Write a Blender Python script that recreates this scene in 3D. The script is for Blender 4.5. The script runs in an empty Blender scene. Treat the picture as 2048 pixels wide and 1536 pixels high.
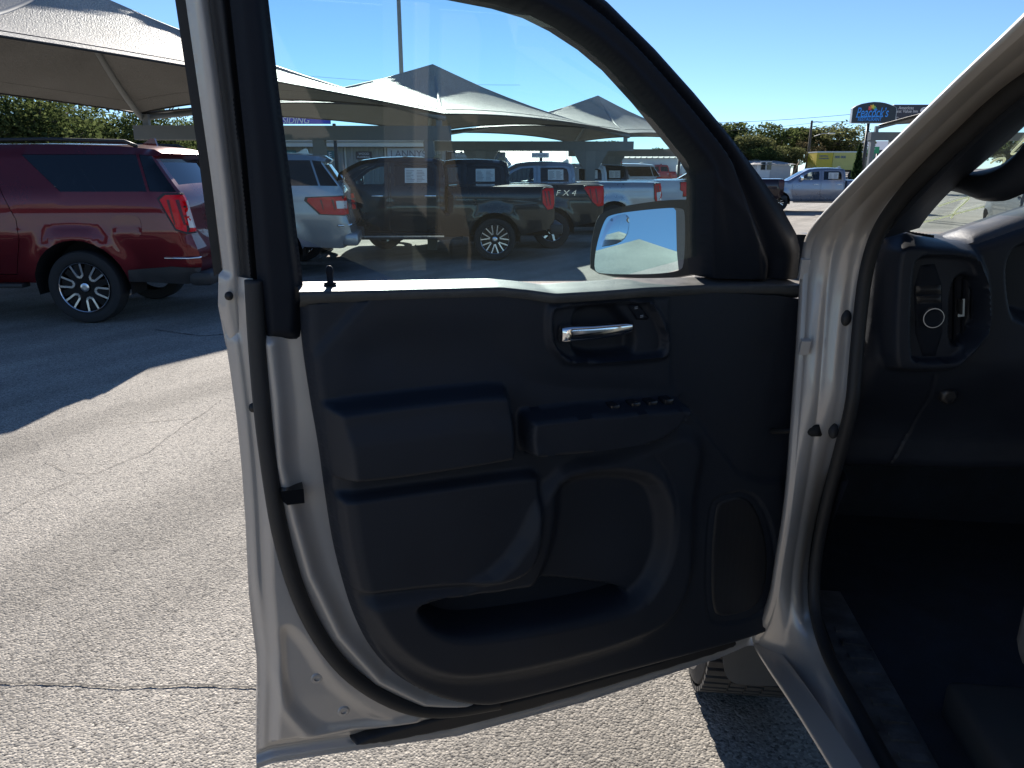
import bpy, bmesh, math, random
import numpy as np
from mathutils import Vector, Matrix
from mathutils.geometry import delaunay_2d_cdt
R = math.radians
SC = bpy.context.scene
COL = SC.collection

# ------------------------------------------------------------------ camera
EYE = np.array([0.0, 0.0, 1.65]); FPX = 1462.0; PITCH = R(16.1)
cam = bpy.data.cameras.new('camera'); camo = bpy.data.objects.new('camera', cam); COL.objects.link(camo)
camo.location = EYE; camo.rotation_euler = (R(90) - PITCH, 0, 0)
cam.sensor_width = 36.0; cam.lens = 36.0 * FPX / 2048.0; cam.clip_start = 0.02; cam.clip_end = 2000
SC.camera = camo
# ------------------------------------------------------------------ sky, sun, exposure
SUN_AZ = R(-8.0); SUN_EL = R(25.5)         # azimuth measured from +Y, positive towards +X
w = bpy.data.worlds.new('World'); SC.world = w; w.use_nodes = True
nt = w.node_tree; nt.nodes.clear()
sky = nt.nodes.new('ShaderNodeTexSky'); sky.sky_type = 'NISHITA'; sky.sun_disc = False
sky.sun_elevation = SUN_EL; sky.sun_rotation = SUN_AZ
sky.altitude = 500; sky.air_density = 0.75; sky.dust_density = 0.0; sky.ozone_density = 4.0
bg = nt.nodes.new('ShaderNodeBackground'); bg.inputs[1].default_value = 0.07
wo = nt.nodes.new('ShaderNodeOutputWorld')
# clear dry air: the sky keeps its blue down to the skyline
tint = nt.nodes.new('ShaderNodeMix'); tint.data_type = 'RGBA'; tint.blend_type = 'MULTIPLY'; tint.inputs[0].default_value = 1.0; tint.inputs[7].default_value = (.92, 1.0, 1.06, 1)
nt.links.new(sky.outputs[0], tint.inputs[6]); nt.links.new(tint.outputs[2], bg.inputs[0]); nt.links.new(bg.outputs[0], wo.inputs[0])
sl = bpy.data.lights.new('sun', 'SUN'); sl.energy = 5.0; sl.angle = R(0.5); sl.color = (1.0, 0.935, 0.845)
so = bpy.data.objects.new('sun', sl); COL.objects.link(so)
sdir = Vector((math.sin(SUN_AZ) * math.cos(SUN_EL), math.cos(SUN_AZ) * math.cos(SUN_EL), math.sin(SUN_EL)))
so.rotation_euler = (-sdir).to_track_quat('-Z', 'Y').to_euler(); so.location = (0, 0, 30)
SC.view_settings.view_transform = 'Standard'; SC.view_settings.look = 'None'
SC.view_settings.exposure = 1.05; SC.view_settings.gamma = 1.0
SC.cycles.max_bounces = 10; SC.cycles.transparent_max_bounces = 24; SC.cycles.caustics_reflective = False; SC.cycles.caustics_refractive = False

# ------------------------------------------------------------------ pixel rays of the 2048 x 1536 photograph
CP, SP = math.cos(PITCH), math.sin(PITCH)
def ray(u, v):
    x = (u - 1024) / FPX; k = (v - 768) / FPX
    return np.array([x, CP - SP * k, -SP - CP * k])
def at(u, v, y):
    d = ray(u, v); return EYE + d * (y / d[1])
def ground(u, v, z=0.0):
    d = ray(u, v); return EYE + d * ((z - EYE[2]) / d[2])
# own truck: hinge line of the driver's door, E runs along the open door to the hinge side, N points at the cabin side
HN = np.array([0.62, 1.585, 0.0]); E = np.array([0.940, 0.342, 0.0]); E /= np.linalg.norm(E); N = np.array([E[1], -E[0], 0.0])
ZB, TILT = 1.47, 0.10
def P(u, v, w=0.0, k=0.0):
    d = ray(u, v)
    t = (w + k * (EYE[2] - ZB) - EYE @ N + HN @ N) / (d @ N - k * d[2])
    p = EYE + t * d
    return ((p - HN) @ E, p[2])
def Q(q, z, w=0.0, k=0.0):
    ww = w + (k * (z - ZB) if k else 0.0)
    return HN + q * E + ww * N + np.array([0, 0, z])
def Qa(q, z, w, k=0.0):
    q, z, w = np.broadcast_arrays(np.asarray(q, float), np.asarray(z, float), np.asarray(w, float))
    w = w + k * (z - ZB)
    return HN[None] + q[:, None] * E[None] + w[:, None] * N[None] + np.stack([0 * z, 0 * z, z], 1)
def PP(pts, w=0.0, k=0.0): return [P(u, v, w, k) for u, v in pts]
# truck frame: a inboard, f forward
FW = np.array([0.12, 0.993, 0.0]); FW /= np.linalg.norm(FW); AW = np.array([FW[1], -FW[0], 0.0])
def T(a, f, z): return HN + a * AW + f * FW + np.array([0, 0, z])
def RA(u, v, a):
    d = ray(u, v); t = (a + (HN - EYE) @ AW) / (d @ AW); return EYE + t * d
def RF(u, v, f):
    d = ray(u, v); t = (f + (HN - EYE) @ FW) / (d @ FW); return EYE + t * d

# ------------------------------------------------------------------ object helpers
def link(o, parent=None):
    COL.objects.link(o)
    if parent is not None:
        o.parent = parent
    return o
def tag(o, label=None, cat=None, group=None, kind=None):
    if label: o['label'] = label
    if cat: o['category'] = cat
    if group: o['group'] = group
    if kind: o['kind'] = kind
    return o
def empty(name, loc=(0, 0, 0), rz=0.0, label=None, cat=None, group=None):
    o = bpy.data.objects.new(name, None); COL.objects.link(o)
    o.location = loc; o.rotation_euler = (0, 0, rz); o.empty_display_size = 0.1
    return tag(o, label, cat, group)
def wmat(o):
    m = o.matrix_basis.copy(); p = o.parent
    if p is not None: m = wmat(p) @ o.matrix_parent_inverse @ m
    return m
def mobj(name, verts, faces, mat=None, parent=None, smooth=False, world=True, flat_angle=None):
    used = sorted({int(i) for f in faces for i in f})
    if len(used) < len(verts):
        mp_ = {j: i for i, j in enumerate(used)}; verts = [verts[j] for j in used]; faces = [[mp_[int(i)] for i in f] for f in faces]
    me = bpy.data.meshes.new(name)
    me.from_pydata([tuple(map(float, v)) for v in verts], [], [tuple(int(i) for i in f) for f in faces])
    me.validate()
    mats = mat if isinstance(mat, (list, tuple)) else [mat]
    for m in mats:
        if m is not None: me.materials.append(m)
    if smooth:
        me.polygons.foreach_set('use_smooth', [True] * len(me.polygons))
        if flat_angle:
            try: me.set_sharp_from_angle(angle=R(flat_angle))
            except Exception: pass
    o = bpy.data.objects.new(name, me); COL.objects.link(o)
    if parent is not None:
        o.parent = parent
        if world: o.matrix_parent_inverse = wmat(parent).inverted()
    return o
class MB:
    """collects shapes into one mesh"""
    def __init__(s): s.v = []; s.f = []; s.mi = []
    def add(s, verts, faces, mi=0):
        b = len(s.v); s.v.extend([tuple(map(float, p)) for p in verts]); s.f.extend([tuple(int(i) + b for i in f) for f in faces]); s.mi.extend([mi] * len(faces)); return s
    def box(s, c, d, rz=0.0, mi=0, rot=None, bev=0.0):
        m = rot if rot is not None else Matrix.Rotation(rz, 3, 'Z')
        c = Vector(tuple(c)); hx, hy, hz = d[0] / 2, d[1] / 2, d[2] / 2
        if bev <= 0:
            vs = [c + m @ Vector((sx * hx, sy * hy, sz * hz)) for sx in (-1, 1) for sy in (-1, 1) for sz in (-1, 1)]
            fs = [(0, 1, 3, 2), (4, 6, 7, 5), (0, 4, 5, 1), (2, 3, 7, 6), (0, 2, 6, 4), (1, 5, 7, 3)]
            return s.add(vs, fs, mi)
        bm = bmesh.new(); bmesh.ops.create_cube(bm, size=1.0)
        for v in bm.verts: v.co = Vector((v.co.x * d[0], v.co.y * d[1], v.co.z * d[2]))
        bmesh.ops.bevel(bm, geom=list(bm.edges), offset=bev, segments=2, affect='EDGES', profile=0.5)
        bm.verts.index_update()
        vs = [c + m @ v.co for v in bm.verts]; fs = [[v.index for v in f.verts] for f in bm.faces]; bm.free()
        return s.add(vs, fs, mi)
    def bar(s, a, b, wd, ht, mi=0, up=(0, 0, 1)):
        a, b = Vector(tuple(a)), Vector(tuple(b)); d = (b - a); L = d.length; d.normalize()
        u = Vector(up); sx = d.cross(u)
        if sx.length < 1e-4: sx = d.cross(Vector((1, 0, 0)))
        sx.normalize(); u = sx.cross(d)
        vs = [p + sx * (i * wd / 2) + u * (j * ht / 2) for p in (a, b) for i in (-1, 1) for j in (-1, 1)]
        fs = [(0, 2, 3, 1), (4, 5, 7, 6), (0, 1, 5, 4), (2, 6, 7, 3), (0, 4, 6, 2), (1, 3, 7, 5)]
        return s.add(vs, fs, mi)
    def tube(s, pts, r, n=8, mi=0, caps=True):
        pts = [Vector(tuple(p)) for p in pts]; rs = r if isinstance(r, (list, tuple)) else [r] * len(pts)
        vs = []; fs = []; prev = None
        for i, p in enumerate(pts):
            d = (pts[min(i + 1, len(pts) - 1)] - pts[max(i - 1, 0)]).normalized()
            if prev is None:
                ref = Vector((0, 0, 1)) if abs(d.z) < 0.9 else Vector((1, 0, 0))
                x = d.cross(ref).normalized()
            else:
                x = (prev - d * prev.dot(d)).normalized()
            y = d.cross(x); prev = x
            for k in range(n):
                a = 2 * math.pi * k / n; vs.append(p + (x * math.cos(a) + y * math.sin(a)) * rs[i])
        for i in range(len(pts) - 1):
            for k in range(n):
                a, b = i * n + k, i * n + (k + 1) % n; fs.append((a, b, b + n, a + n))
        if caps:
            fs.append(tuple(range(n - 1, -1, -1))); fs.append(tuple((len(pts) - 1) * n + k for k in range(n)))
        return s.add(vs, fs, mi)
    def lathe(s, prof, n=32, axis='Y', c=(0, 0, 0), mi=0, close=False):
        """prof: (radius, offset along axis)"""
        vs = []; fs = []
        for (r, h) in prof:
            for k in range(n):
                a = 2 * math.pi * k / n; x, z = r * math.cos(a), r * math.sin(a)
                vs.append((c[0] + x, c[1] + h, c[2] + z) if axis == 'Y' else (c[0] + x, c[1] + z, c[2] + h))
        m = len(prof)
        for i in range(m if close else m - 1):
            j = (i + 1) % m
            for k in range(n):
                k2 = (k + 1) % n; fs.append((i * n + k, i * n + k2, j * n + k2, j * n + k))
        return s.add(vs, fs, mi)
    def build(s, name, mat, parent=None, smooth=False, world=True, flat_angle=None):
        o = mobj(name, s.v, s.f, mat, parent, smooth, world, flat_angle)
        if any(s.mi) and len(o.data.polygons) == len(s.mi): o.data.polygons.foreach_set('material_index', s.mi)
        return o
def resample(poly, step, closed=True):
    out = []; n = len(poly); m = n if closed else n - 1
    for i in range(m):
        a = np.array(poly[i], float); b = np.array(poly[(i + 1) % n], float); L = np.linalg.norm(b - a)
        k = max(1, int(round(L / step)))
        for j in range(k): out.append(tuple(a + (b - a) * j / k))
    if not closed: out.append(tuple(np.array(poly[-1], float)))
    return out
def smooth_poly(poly, it=2, closed=True):
    """Chaikin corner cutting"""
    p = [np.array(x, float) for x in poly]
    for _ in range(it):
        o = []; n = len(p)
        if not closed: o.append(p[0])
        for i in range(n if closed else n - 1):
            a, b = p[i], p[(i + 1) % n]; o += [a * .75 + b * .25, a * .25 + b * .75]
        if not closed: o.append(p[-1])
        p = o
    return [tuple(x) for x in p]
def inside(poly, X, Y):
    r = np.zeros(len(X), bool); n = len(poly)
    for i in range(n):
        x0, y0 = poly[i]; x1, y1 = poly[(i + 1) % n]
        if y0 == y1: continue
        c = ((y0 > Y) != (y1 > Y)) & (X < (x1 - x0) * (Y - y0) / (y1 - y0) + x0); r ^= c
    return r
def dist(poly, X, Y, closed=True):
    D = np.full(len(X), 1e9); n = len(poly)
    for i in range(n if closed else n - 1):
        x0, y0 = poly[i]; x1, y1 = poly[(i + 1) % n]; dx, dy = x1 - x0, y1 - y0; L = dx * dx + dy * dy + 1e-15
        t = np.clip(((X - x0) * dx + (Y - y0) * dy) / L, 0, 1); D = np.minimum(D, np.hypot(X - x0 - t * dx, Y - y0 - t * dy))
    return D
def sdf(poly, X, Y): return np.where(inside(poly, X, Y), -1, 1) * dist(poly, X, Y)
def sm(t): t = np.clip(t, 0, 1); return t * t * (3 - 2 * t)
def sheet(outer, holes=(), step=0.05, bstep=None, grid=True):
    bstep = bstep or step
    loops = [resample(outer, bstep)] + [resample(h, bstep) for h in holes]
    vs = []; es = []
    for L in loops:
        b = len(vs); vs += L; es += [(b + i, b + (i + 1) % len(L)) for i in range(len(L))]
    if grid:
        A = np.array(loops[0]); x0, y0 = A.min(0); x1, y1 = A.max(0)
        gx = np.arange(x0 + step / 2, x1, step); gy = np.arange(y0 + step / 2, y1, step * .87)
        X, Y = np.meshgrid(gx, gy); X = X + (np.arange(len(gy)) % 2)[:, None] * step / 2; X = X.ravel(); Y = Y.ravel()
        k = inside(loops[0], X, Y)
        for h in loops[1:]: k &= ~inside(h, X, Y)
        X, Y = X[k], Y[k]; d = np.full(len(X), 1e9)
        for L in loops: d = np.minimum(d, dist(L, X, Y))
        k = d > step * .45; vs += list(zip(X[k], Y[k]))
    rv, _, rf, *_ = delaunay_2d_cdt([Vector((float(a), float(b))) for a, b in vs], es, [], 0, 1e-7)
    V = np.array([(p[0], p[1]) for p in rv]); F = np.array([f for f in rf if len(f) == 3])
    c = V[F].mean(1); k = inside(loops[0], c[:, 0], c[:, 1])
    for h in loops[1:]: k &= ~inside(h, c[:, 0], c[:, 1])
    F = F[k]; a = V[F]
    cr = (a[:, 1, 0] - a[:, 0, 0]) * (a[:, 2, 1] - a[:, 0, 1]) - (a[:, 1, 1] - a[:, 0, 1]) * (a[:, 2, 0] - a[:, 0, 0])
    F[cr < 0] = F[cr < 0][:, ::-1]
    used = np.unique(F); mp = -np.ones(len(V), int); mp[used] = np.arange(len(used))
    return V[used], mp[F]
def boundary(F):
    c = {}
    for t in F:
        for i in range(3):
            e = (int(t[i]), int(t[(i + 1) % 3]))
            if (e[1], e[0]) in c: del c[(e[1], e[0])]
            else: c[e] = 1
    return list(c)
def slab(V3, F, back):
    """front surface V3/F closed by a wall and a back moved by vector(s) back"""
    n = len(V3); B = V3 + back; vs = np.concatenate([V3, B]); fs = [tuple(f) for f in F] + [tuple(int(i) + n for i in f[::-1]) for f in F]
    for a, b in boundary(F): fs.append((b, a, a + n, b + n))
    return vs, fs

# ------------------------------------------------------------------ materials
MATS = {}
def nodes(m): return m.node_tree.nodes, m.node_tree.links
def pbr(name, col, rough=0.5, metal=0.0, coat=0.0, spec=0.5, bump=None, var=None, trans=0.0, emis=None, coat_rough=0.03, coord='Object'):
    """bump=(scale,strength,distance) noise bump; var=(scale, amount) brightness mottling of the thing's own colour"""
    if name in MATS: return MATS[name]
    m = bpy.data.materials.new(name); m.use_nodes = True; nd, lk = nodes(m); b = nd['Principled BSDF']
    b.inputs['Base Color'].default_value = (*col, 1); b.inputs['Roughness'].default_value = rough; b.inputs['Metallic'].default_value = metal
    b.inputs['Coat Weight'].default_value = coat; b.inputs['Coat Roughness'].default_value = coat_rough; b.inputs['Specular IOR Level'].default_value = spec
    if trans: b.inputs['Transmission Weight'].default_value = trans
    if emis: b.inputs['Emission Color'].default_value = (*emis[0], 1); b.inputs['Emission Strength'].default_value = emis[1]
    tc = nd.new('ShaderNodeTexCoord')
    if var:
        n = nd.new('ShaderNodeTexNoise'); n.inputs['Scale'].default_value = var[0]; n.inputs['Detail'].default_value = 6; n.inputs['Roughness'].default_value = 0.65
        lk.new(tc.outputs[coord], n.inputs['Vector'])
        r = nd.new('ShaderNodeMapRange'); r.inputs[1].default_value = .3; r.inputs[2].default_value = .7; r.inputs[3].default_value = 1 - var[1]; r.inputs[4].default_value = 1 + var[1]
        lk.new(n.outputs[0], r.inputs[0])
        mx = nd.new('ShaderNodeVectorMath'); mx.operation = 'SCALE'; mx.inputs[0].default_value = col; lk.new(r.outputs[0], mx.inputs['Scale']); lk.new(mx.outputs[0], b.inputs['Base Color'])
        r2 = nd.new('ShaderNodeMapRange'); r2.inputs[1].default_value = .3; r2.inputs[2].default_value = .7; r2.inputs[3].default_value = max(.02, rough - .07); r2.inputs[4].default_value = min(1, rough + .07)
        lk.new(n.outputs[0], r2.inputs[0]); lk.new(r2.outputs[0], b.inputs['Roughness'])
    if bump:
        n = nd.new('ShaderNodeTexNoise'); n.inputs['Scale'].default_value = bump[0]; n.inputs['Detail'].default_value = 3
        lk.new(tc.outputs[coord], n.inputs['Vector'])
        bp = nd.new('ShaderNodeBump'); bp.inputs['Strength'].default_value = bump[1]; bp.inputs['Distance'].default_value = bump[2]
        lk.new(n.outputs[0], bp.inputs['Height']); lk.new(bp.outputs[0], b.inputs['Normal'])
    MATS[name] = m; return m
def glass(name, tint, rough=0.0, refl=1.0, dust=0.0, dustcol=(.55, .55, .5), ior=1.6):
    """thin pane: tinted see-through + clear reflection (fresnel) + a film of dust"""
    if name in MATS: return MATS[name]
    m = bpy.data.materials.new(name); m.use_nodes = True; nd, lk = nodes(m); nd.clear()
    out = nd.new('ShaderNodeOutputMaterial'); tr = nd.new('ShaderNodeBsdfTransparent'); tr.inputs[0].default_value = (*tint, 1)
    gl = nd.new('ShaderNodeBsdfGlossy'); gl.inputs['Roughness'].default_value = rough; gl.inputs[0].default_value = (refl, refl, refl, 1)
    fr = nd.new('ShaderNodeFresnel'); fr.inputs[0].default_value = ior
    mx = nd.new('ShaderNodeMixShader'); lk.new(fr.outputs[0], mx.inputs[0]); lk.new(tr.outputs[0], mx.inputs[1]); lk.new(gl.outputs[0], mx.inputs[2])
    last = mx.outputs[0]
    if dust > 0:
        df = nd.new('ShaderNodeBsdfDiffuse'); df.inputs[0].default_value = (*dustcol, 1)
        tl = nd.new('ShaderNodeBsdfTranslucent'); tl.inputs[0].default_value = (*dustcol, 1)
        m0 = nd.new('ShaderNodeMixShader'); m0.inputs[0].default_value = .5; lk.new(df.outputs[0], m0.inputs[1]); lk.new(tl.outputs[0], m0.inputs[2])
        tc = nd.new('ShaderNodeTexCoord'); n = nd.new('ShaderNodeTexNoise'); n.inputs['Scale'].default_value = 5; n.inputs['Detail'].default_value = 8
        lk.new(tc.outputs['Object'], n.inputs['Vector'])
        r = nd.new('ShaderNodeMapRange'); r.inputs[1].default_value = .3; r.inputs[2].default_value = .75; r.inputs[3].default_value = dust * .5; r.inputs[4].default_value = dust * 1.4
        lk.new(n.outputs[0], r.inputs[0])
        m2 = nd.new('ShaderNodeMixShader'); lk.new(r.outputs[0], m2.inputs[0]); lk.new(last, m2.inputs[1]); lk.new(m0.outputs[0], m2.inputs[2]); last = m2.outputs[0]
    lk.new(last, out.inputs[0]); MATS[name] = m; return m
M_TRIM = pbr('trim_plastic', (.0135, .0175, .026), .52, spec=.35, bump=(900, .12, .001), var=(7, .15))
M_TRIM2 = pbr('trim_plastic_smooth', (.0115, .0145, .021), .6, spec=.14, bump=(500, .06, .001), var=(5, .12))
M_VINYL = pbr('vinyl', (.0145, .0185, .0265), .55, spec=.32, bump=(320, .2, .001), var=(6, .12))
M_RUBBER = pbr('rubber', (.018, .018, .019), .6, bump=(160, .15, .001), var=(9, .25))
M_BLACK = pbr('black_gap', (.008, .008, .008), .8)
M_CHROME = pbr('chrome', (.82, .82, .83), .09, 1.0, var=(14, .05))
M_SILVER = pbr('champagne_paint', (.49, .455, .415), .36, .25, .7, var=(3.5, .05), coat_rough=.05)
M_CARPET = pbr('carpet', (.020, .027, .038), .95, bump=(260, .7, .004), var=(14, .35))
M_STEEL = pbr('grey_steel', (.36, .38, .40), .5, .2, var=(2, .12))
M_MIRROR = pbr('mirror_silver', (.86, .88, .9), .0, 1.0)
# ------------------------------------------------------------------ ground
def terrain(x, y):
    return 1.45 * sm((np.asarray(y, float) - 42) / 62.0)
def ground_mat():
    m = bpy.data.materials.new('chip_seal'); m.use_nodes = True; nd, lk = nodes(m); b = nd['Principled BSDF']
    b.inputs['Roughness'].default_value = .92; b.inputs['Specular IOR Level'].default_value = .25
    tc = nd.new('ShaderNodeTexCoord')
    vo = nd.new('ShaderNodeTexVoronoi'); vo.inputs['Scale'].default_value = 125; vo.inputs['Randomness'].default_value = 1
    lk.new(tc.outputs['Object'], vo.inputs['Vector'])
    cr = nd.new('ShaderNodeValToRGB'); e = cr.color_ramp.elements
    e[0].position = 0; e[0].color = (.14, .128, .115, 1); e[1].position = 1; e[1].color = (.52, .475, .415, 1)
    for p, c in ((.16, (.245, .23, .208, 1)), (.5, (.345, .318, .28, 1)), (.8, (.415, .38, .33, 1))):
        k = e.new(p); k.color = c
    sp = nd.new('ShaderNodeSeparateColor'); lk.new(vo.outputs['Color'], sp.inputs[0]); lk.new(sp.outputs[0], cr.inputs[0])
    # broad patches of wear, oil and sealed seams
    n1 = nd.new('ShaderNodeTexNoise'); n1.inputs['Scale'].default_value = .55; n1.inputs['Detail'].default_value = 7; n1.inputs['Roughness'].default_value = .6
    lk.new(tc.outputs['Object'], n1.inputs['Vector'])
    r1 = nd.new('ShaderNodeMapRange'); r1.inputs[1].default_value = .3; r1.inputs[2].default_value = .7; r1.inputs[3].default_value = .8; r1.inputs[4].default_value = 1.15; lk.new(n1.outputs[0], r1.inputs[0])
    mp = nd.new('ShaderNodeMapping'); mp.inputs['Rotation'].default_value = (0, 0, R(-30)); mp.inputs['Scale'].default_value = (1.2, .12, 1); lk.new(tc.outputs['Object'], mp.inputs[0])
    n2 = nd.new('ShaderNodeTexNoise'); n2.inputs['Scale'].default_value = 1.0; n2.inputs['Detail'].default_value = 5; lk.new(mp.outputs[0], n2.inputs['Vector'])
    r2 = nd.new('ShaderNodeMapRange'); r2.inputs[1].default_value = .35; r2.inputs[2].default_value = .65; r2.inputs[3].default_value = .84; r2.inputs[4].default_value = 1.08; lk.new(n2.outputs[0], r2.inputs[0])
    # dark pits where a stone has come out
    v3 = nd.new('ShaderNodeTexVoronoi'); v3.inputs['Scale'].default_value = 16; lk.new(tc.outputs['Object'], v3.inputs['Vector'])
    r3 = nd.new('ShaderNodeMapRange'); r3.inputs[1].default_value = .07; r3.inputs[2].default_value = .13; r3.inputs[3].default_value = .32; r3.inputs[4].default_value = 1; lk.new(v3.outputs['Distance'], r3.inputs[0])
    sp3 = nd.new('ShaderNodeSeparateColor'); lk.new(v3.outputs['Color'], sp3.inputs[0])
    g3 = nd.new('ShaderNodeMath'); g3.operation = 'LESS_THAN'; g3.inputs[1].default_value = .78; lk.new(sp3.outputs[1], g3.inputs[0])
    mx3 = nd.new('ShaderNodeMath'); mx3.operation = 'MAXIMUM'; lk.new(r3.outputs[0], mx3.inputs[0]); lk.new(g3.outputs[0], mx3.inputs[1])
    a = nd.new('ShaderNodeMath'); a.operation = 'MULTIPLY'; lk.new(r1.outputs[0], a.inputs[0]); lk.new(r2.outputs[0], a.inputs[1])
    a2 = nd.new('ShaderNodeMath'); a2.operation = 'MULTIPLY'; lk.new(a.outputs[0], a2.inputs[0]); lk.new(mx3.outputs[0], a2.inputs[1])
    # old tyre tracks and a darker re-laid strip running with the row
    mpt = nd.new('ShaderNodeMapping'); mpt.inputs['Rotation'].default_value = (0, 0, R(31)); lk.new(tc.outputs['Object'], mpt.inputs[0])
    nw = nd.new('ShaderNodeTexNoise'); nw.noise_dimensions = '1D'; nw.inputs['Scale'].default_value = .9; nw.inputs['Detail'].default_value = 2; sxx = nd.new('ShaderNodeSeparateXYZ'); lk.new(mpt.outputs[0], sxx.inputs[0])
    wob = nd.new('ShaderNodeMath'); wob.operation = 'MULTIPLY_ADD'; wob.inputs[1].default_value = .35; lk.new(n1.outputs[0], wob.inputs[0]); lk.new(sxx.outputs[0], wob.inputs[2]); lk.new(wob.outputs[0], nw.inputs['W'])
    rw = nd.new('ShaderNodeMapRange'); rw.inputs[1].default_value = .40; rw.inputs[2].default_value = .52; rw.inputs[3].default_value = .80; rw.inputs[4].default_value = 1.03; lk.new(nw.outputs[0], rw.inputs[0])
    a3 = nd.new('ShaderNodeMath'); a3.operation = 'MULTIPLY'; lk.new(a2.outputs[0], a3.inputs[0]); lk.new(rw.outputs[0], a3.inputs[1]); a2 = a3
    # far lot: paler concrete street
    sx = nd.new('ShaderNodeSeparateXYZ'); lk.new(tc.outputs['Object'], sx.inputs[0])
    sc = nd.new('ShaderNodeVectorMath'); sc.operation = 'SCALE'; lk.new(cr.outputs[0], sc.inputs[0]); lk.new(a2.outputs[0], sc.inputs['Scale']); lk.new(sc.outputs[0], b.inputs['Base Color'])
    bp = nd.new('ShaderNodeBump'); bp.inputs['Strength'].default_value = .75; bp.inputs['Distance'].default_value = .0045; bp.invert = True
    n4 = nd.new('ShaderNodeTexNoise'); n4.inputs['Scale'].default_value = 30; n4.inputs['Detail'].default_value = 5; lk.new(tc.outputs['Object'], n4.inputs['Vector'])
    ad = nd.new('ShaderNodeMath'); ad.operation = 'MULTIPLY_ADD'; ad.inputs[1].default_value = .5; lk.new(n4.outputs[0], ad.inputs[0]); lk.new(vo.outputs['Distance'], ad.inputs[2])
    lk.new(ad.outputs[0], bp.inputs['Height']); lk.new(bp.outputs[0], b.inputs['Normal'])
    return m
gx = np.concatenate([np.arange(-400, -60, 40), np.arange(-60, 60, 4), np.arange(60, 401, 40)])
gy = np.concatenate([np.arange(-120, -20, 20), np.arange(-20, 120, 3), np.arange(120, 900, 60)])
X, Y = np.meshgrid(gx, gy); Z = terrain(X, Y)
nx = len(gx); gf = [(j * nx + i, j * nx + i + 1, (j + 1) * nx + i + 1, (j + 1) * nx + i) for j in range(len(gy) - 1) for i in range(nx - 1)]
tag(mobj('ground', np.stack([X.ravel(), Y.ravel(), Z.ravel()], 1), gf, ground_mat(), smooth=True), kind='structure')
# road at the far side
M_ROAD = pbr('pale_concrete', (.50, .48, .45), .9, var=(.6, .12), bump=(40, .2, .004))
vs = []; fs = []
xs = np.arange(-120, 160, 5.0)
for i, x in enumerate(xs):
    for y in (58.0, 61.5, 65.0, 68.5, 72.0): vs.append((x, y + x * .04, float(terrain(x, y + x * .04)) + .03))
for i in range(len(xs) - 1):
    for j in range(4): fs.append((i * 5 + j, (i + 1) * 5 + j, (i + 1) * 5 + j + 1, i * 5 + j + 1))
tag(mobj('road', vs, fs, M_ROAD), kind='structure')
# cracks in the near paving, thin open seams filled with dark tar
M_TAR = pbr('tar', (.07, .062, .055), .8, bump=(60, .4, .004), var=(25, .4))
def crack(pts, wd, seed):
    rng = random.Random(seed); p = resample(pts, .03, closed=False); vs = []; fs = []
    off = 0.0
    for i, (x, y) in enumerate(p):
        off = off * .85 + rng.uniform(-.006, .006); h = wd * rng.uniform(.25, 1.0)
        a = p[min(i + 1, len(p) - 1)]; b = p[max(i - 1, 0)]; dx, dy = a[0] - b[0], a[1] - b[1]; L = math.hypot(dx, dy) or 1
        nx_, ny_ = -dy / L, dx / L
        vs += [(x + nx_ * (off + h), y + ny_ * (off + h), .004), (x + nx_ * (off - h), y + ny_ * (off - h), .004)]
    for i in range(len(p) - 1): fs.append((2 * i, 2 * i + 1, 2 * i + 3, 2 * i + 2))
    tag(mobj('crack', vs, fs, M_TAR), kind='structure')
def gp(u, v): return tuple(ground(u, v)[:2])
crack([gp(-40, 1366), gp(150, 1370), gp(300, 1374), gp(540, 1376), gp(900, 1392)], .0055, 1)
crack([gp(90, 925), gp(130, 946), gp(190, 948), gp(300, 905), gp(440, 800)], .0028, 2)
crack([gp(-30, 1050), gp(90, 985), gp(190, 948)], .0022, 3)
crack([gp(240, 848), gp(330, 842), gp(400, 835)], .004, 4)
crack([gp(310, 660), gp(400, 672), gp(470, 668)], .012, 5)
# ------------------------------------------------------------------ the truck whose door stands open
TRUCK = empty('pickup_truck', HN + np.array([0.75, -0.9, 0]), 0, 'champagne silver pickup truck beside the viewer with its driver door wide open', 'pickup truck')
DOOR = empty('door', HN, 0); DOOR.parent = TRUCK; DOOR.matrix_parent_inverse = wmat(TRUCK).inverted()
def offd(poly, w=0.0, k=0.0): return PP(poly, w, k)
def door_slab(name, poly, mat, wfun, back, k=0.0, wref=0.0, holes=(), step=.02, smooth=True, parent=None, sharp=72):
    o2 = PP(poly, wref, k); hs = [PP(h, wref, k) for h in holes]
    V, F = sheet(o2, hs, step, min(step, .02)); q, z = V[:, 0], V[:, 1]
    wv = wfun(q, z, o2, hs) if callable(wfun) else np.full(len(q), wfun)
    V3 = Qa(q, z, wv, k); bv = Qa(q, z, np.full(len(q), back), k) - V3
    vs, fs = slab(V3, F, bv)
    return mobj(name, vs, fs, mat, parent or DOOR, smooth, flat_angle=sharp)
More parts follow.
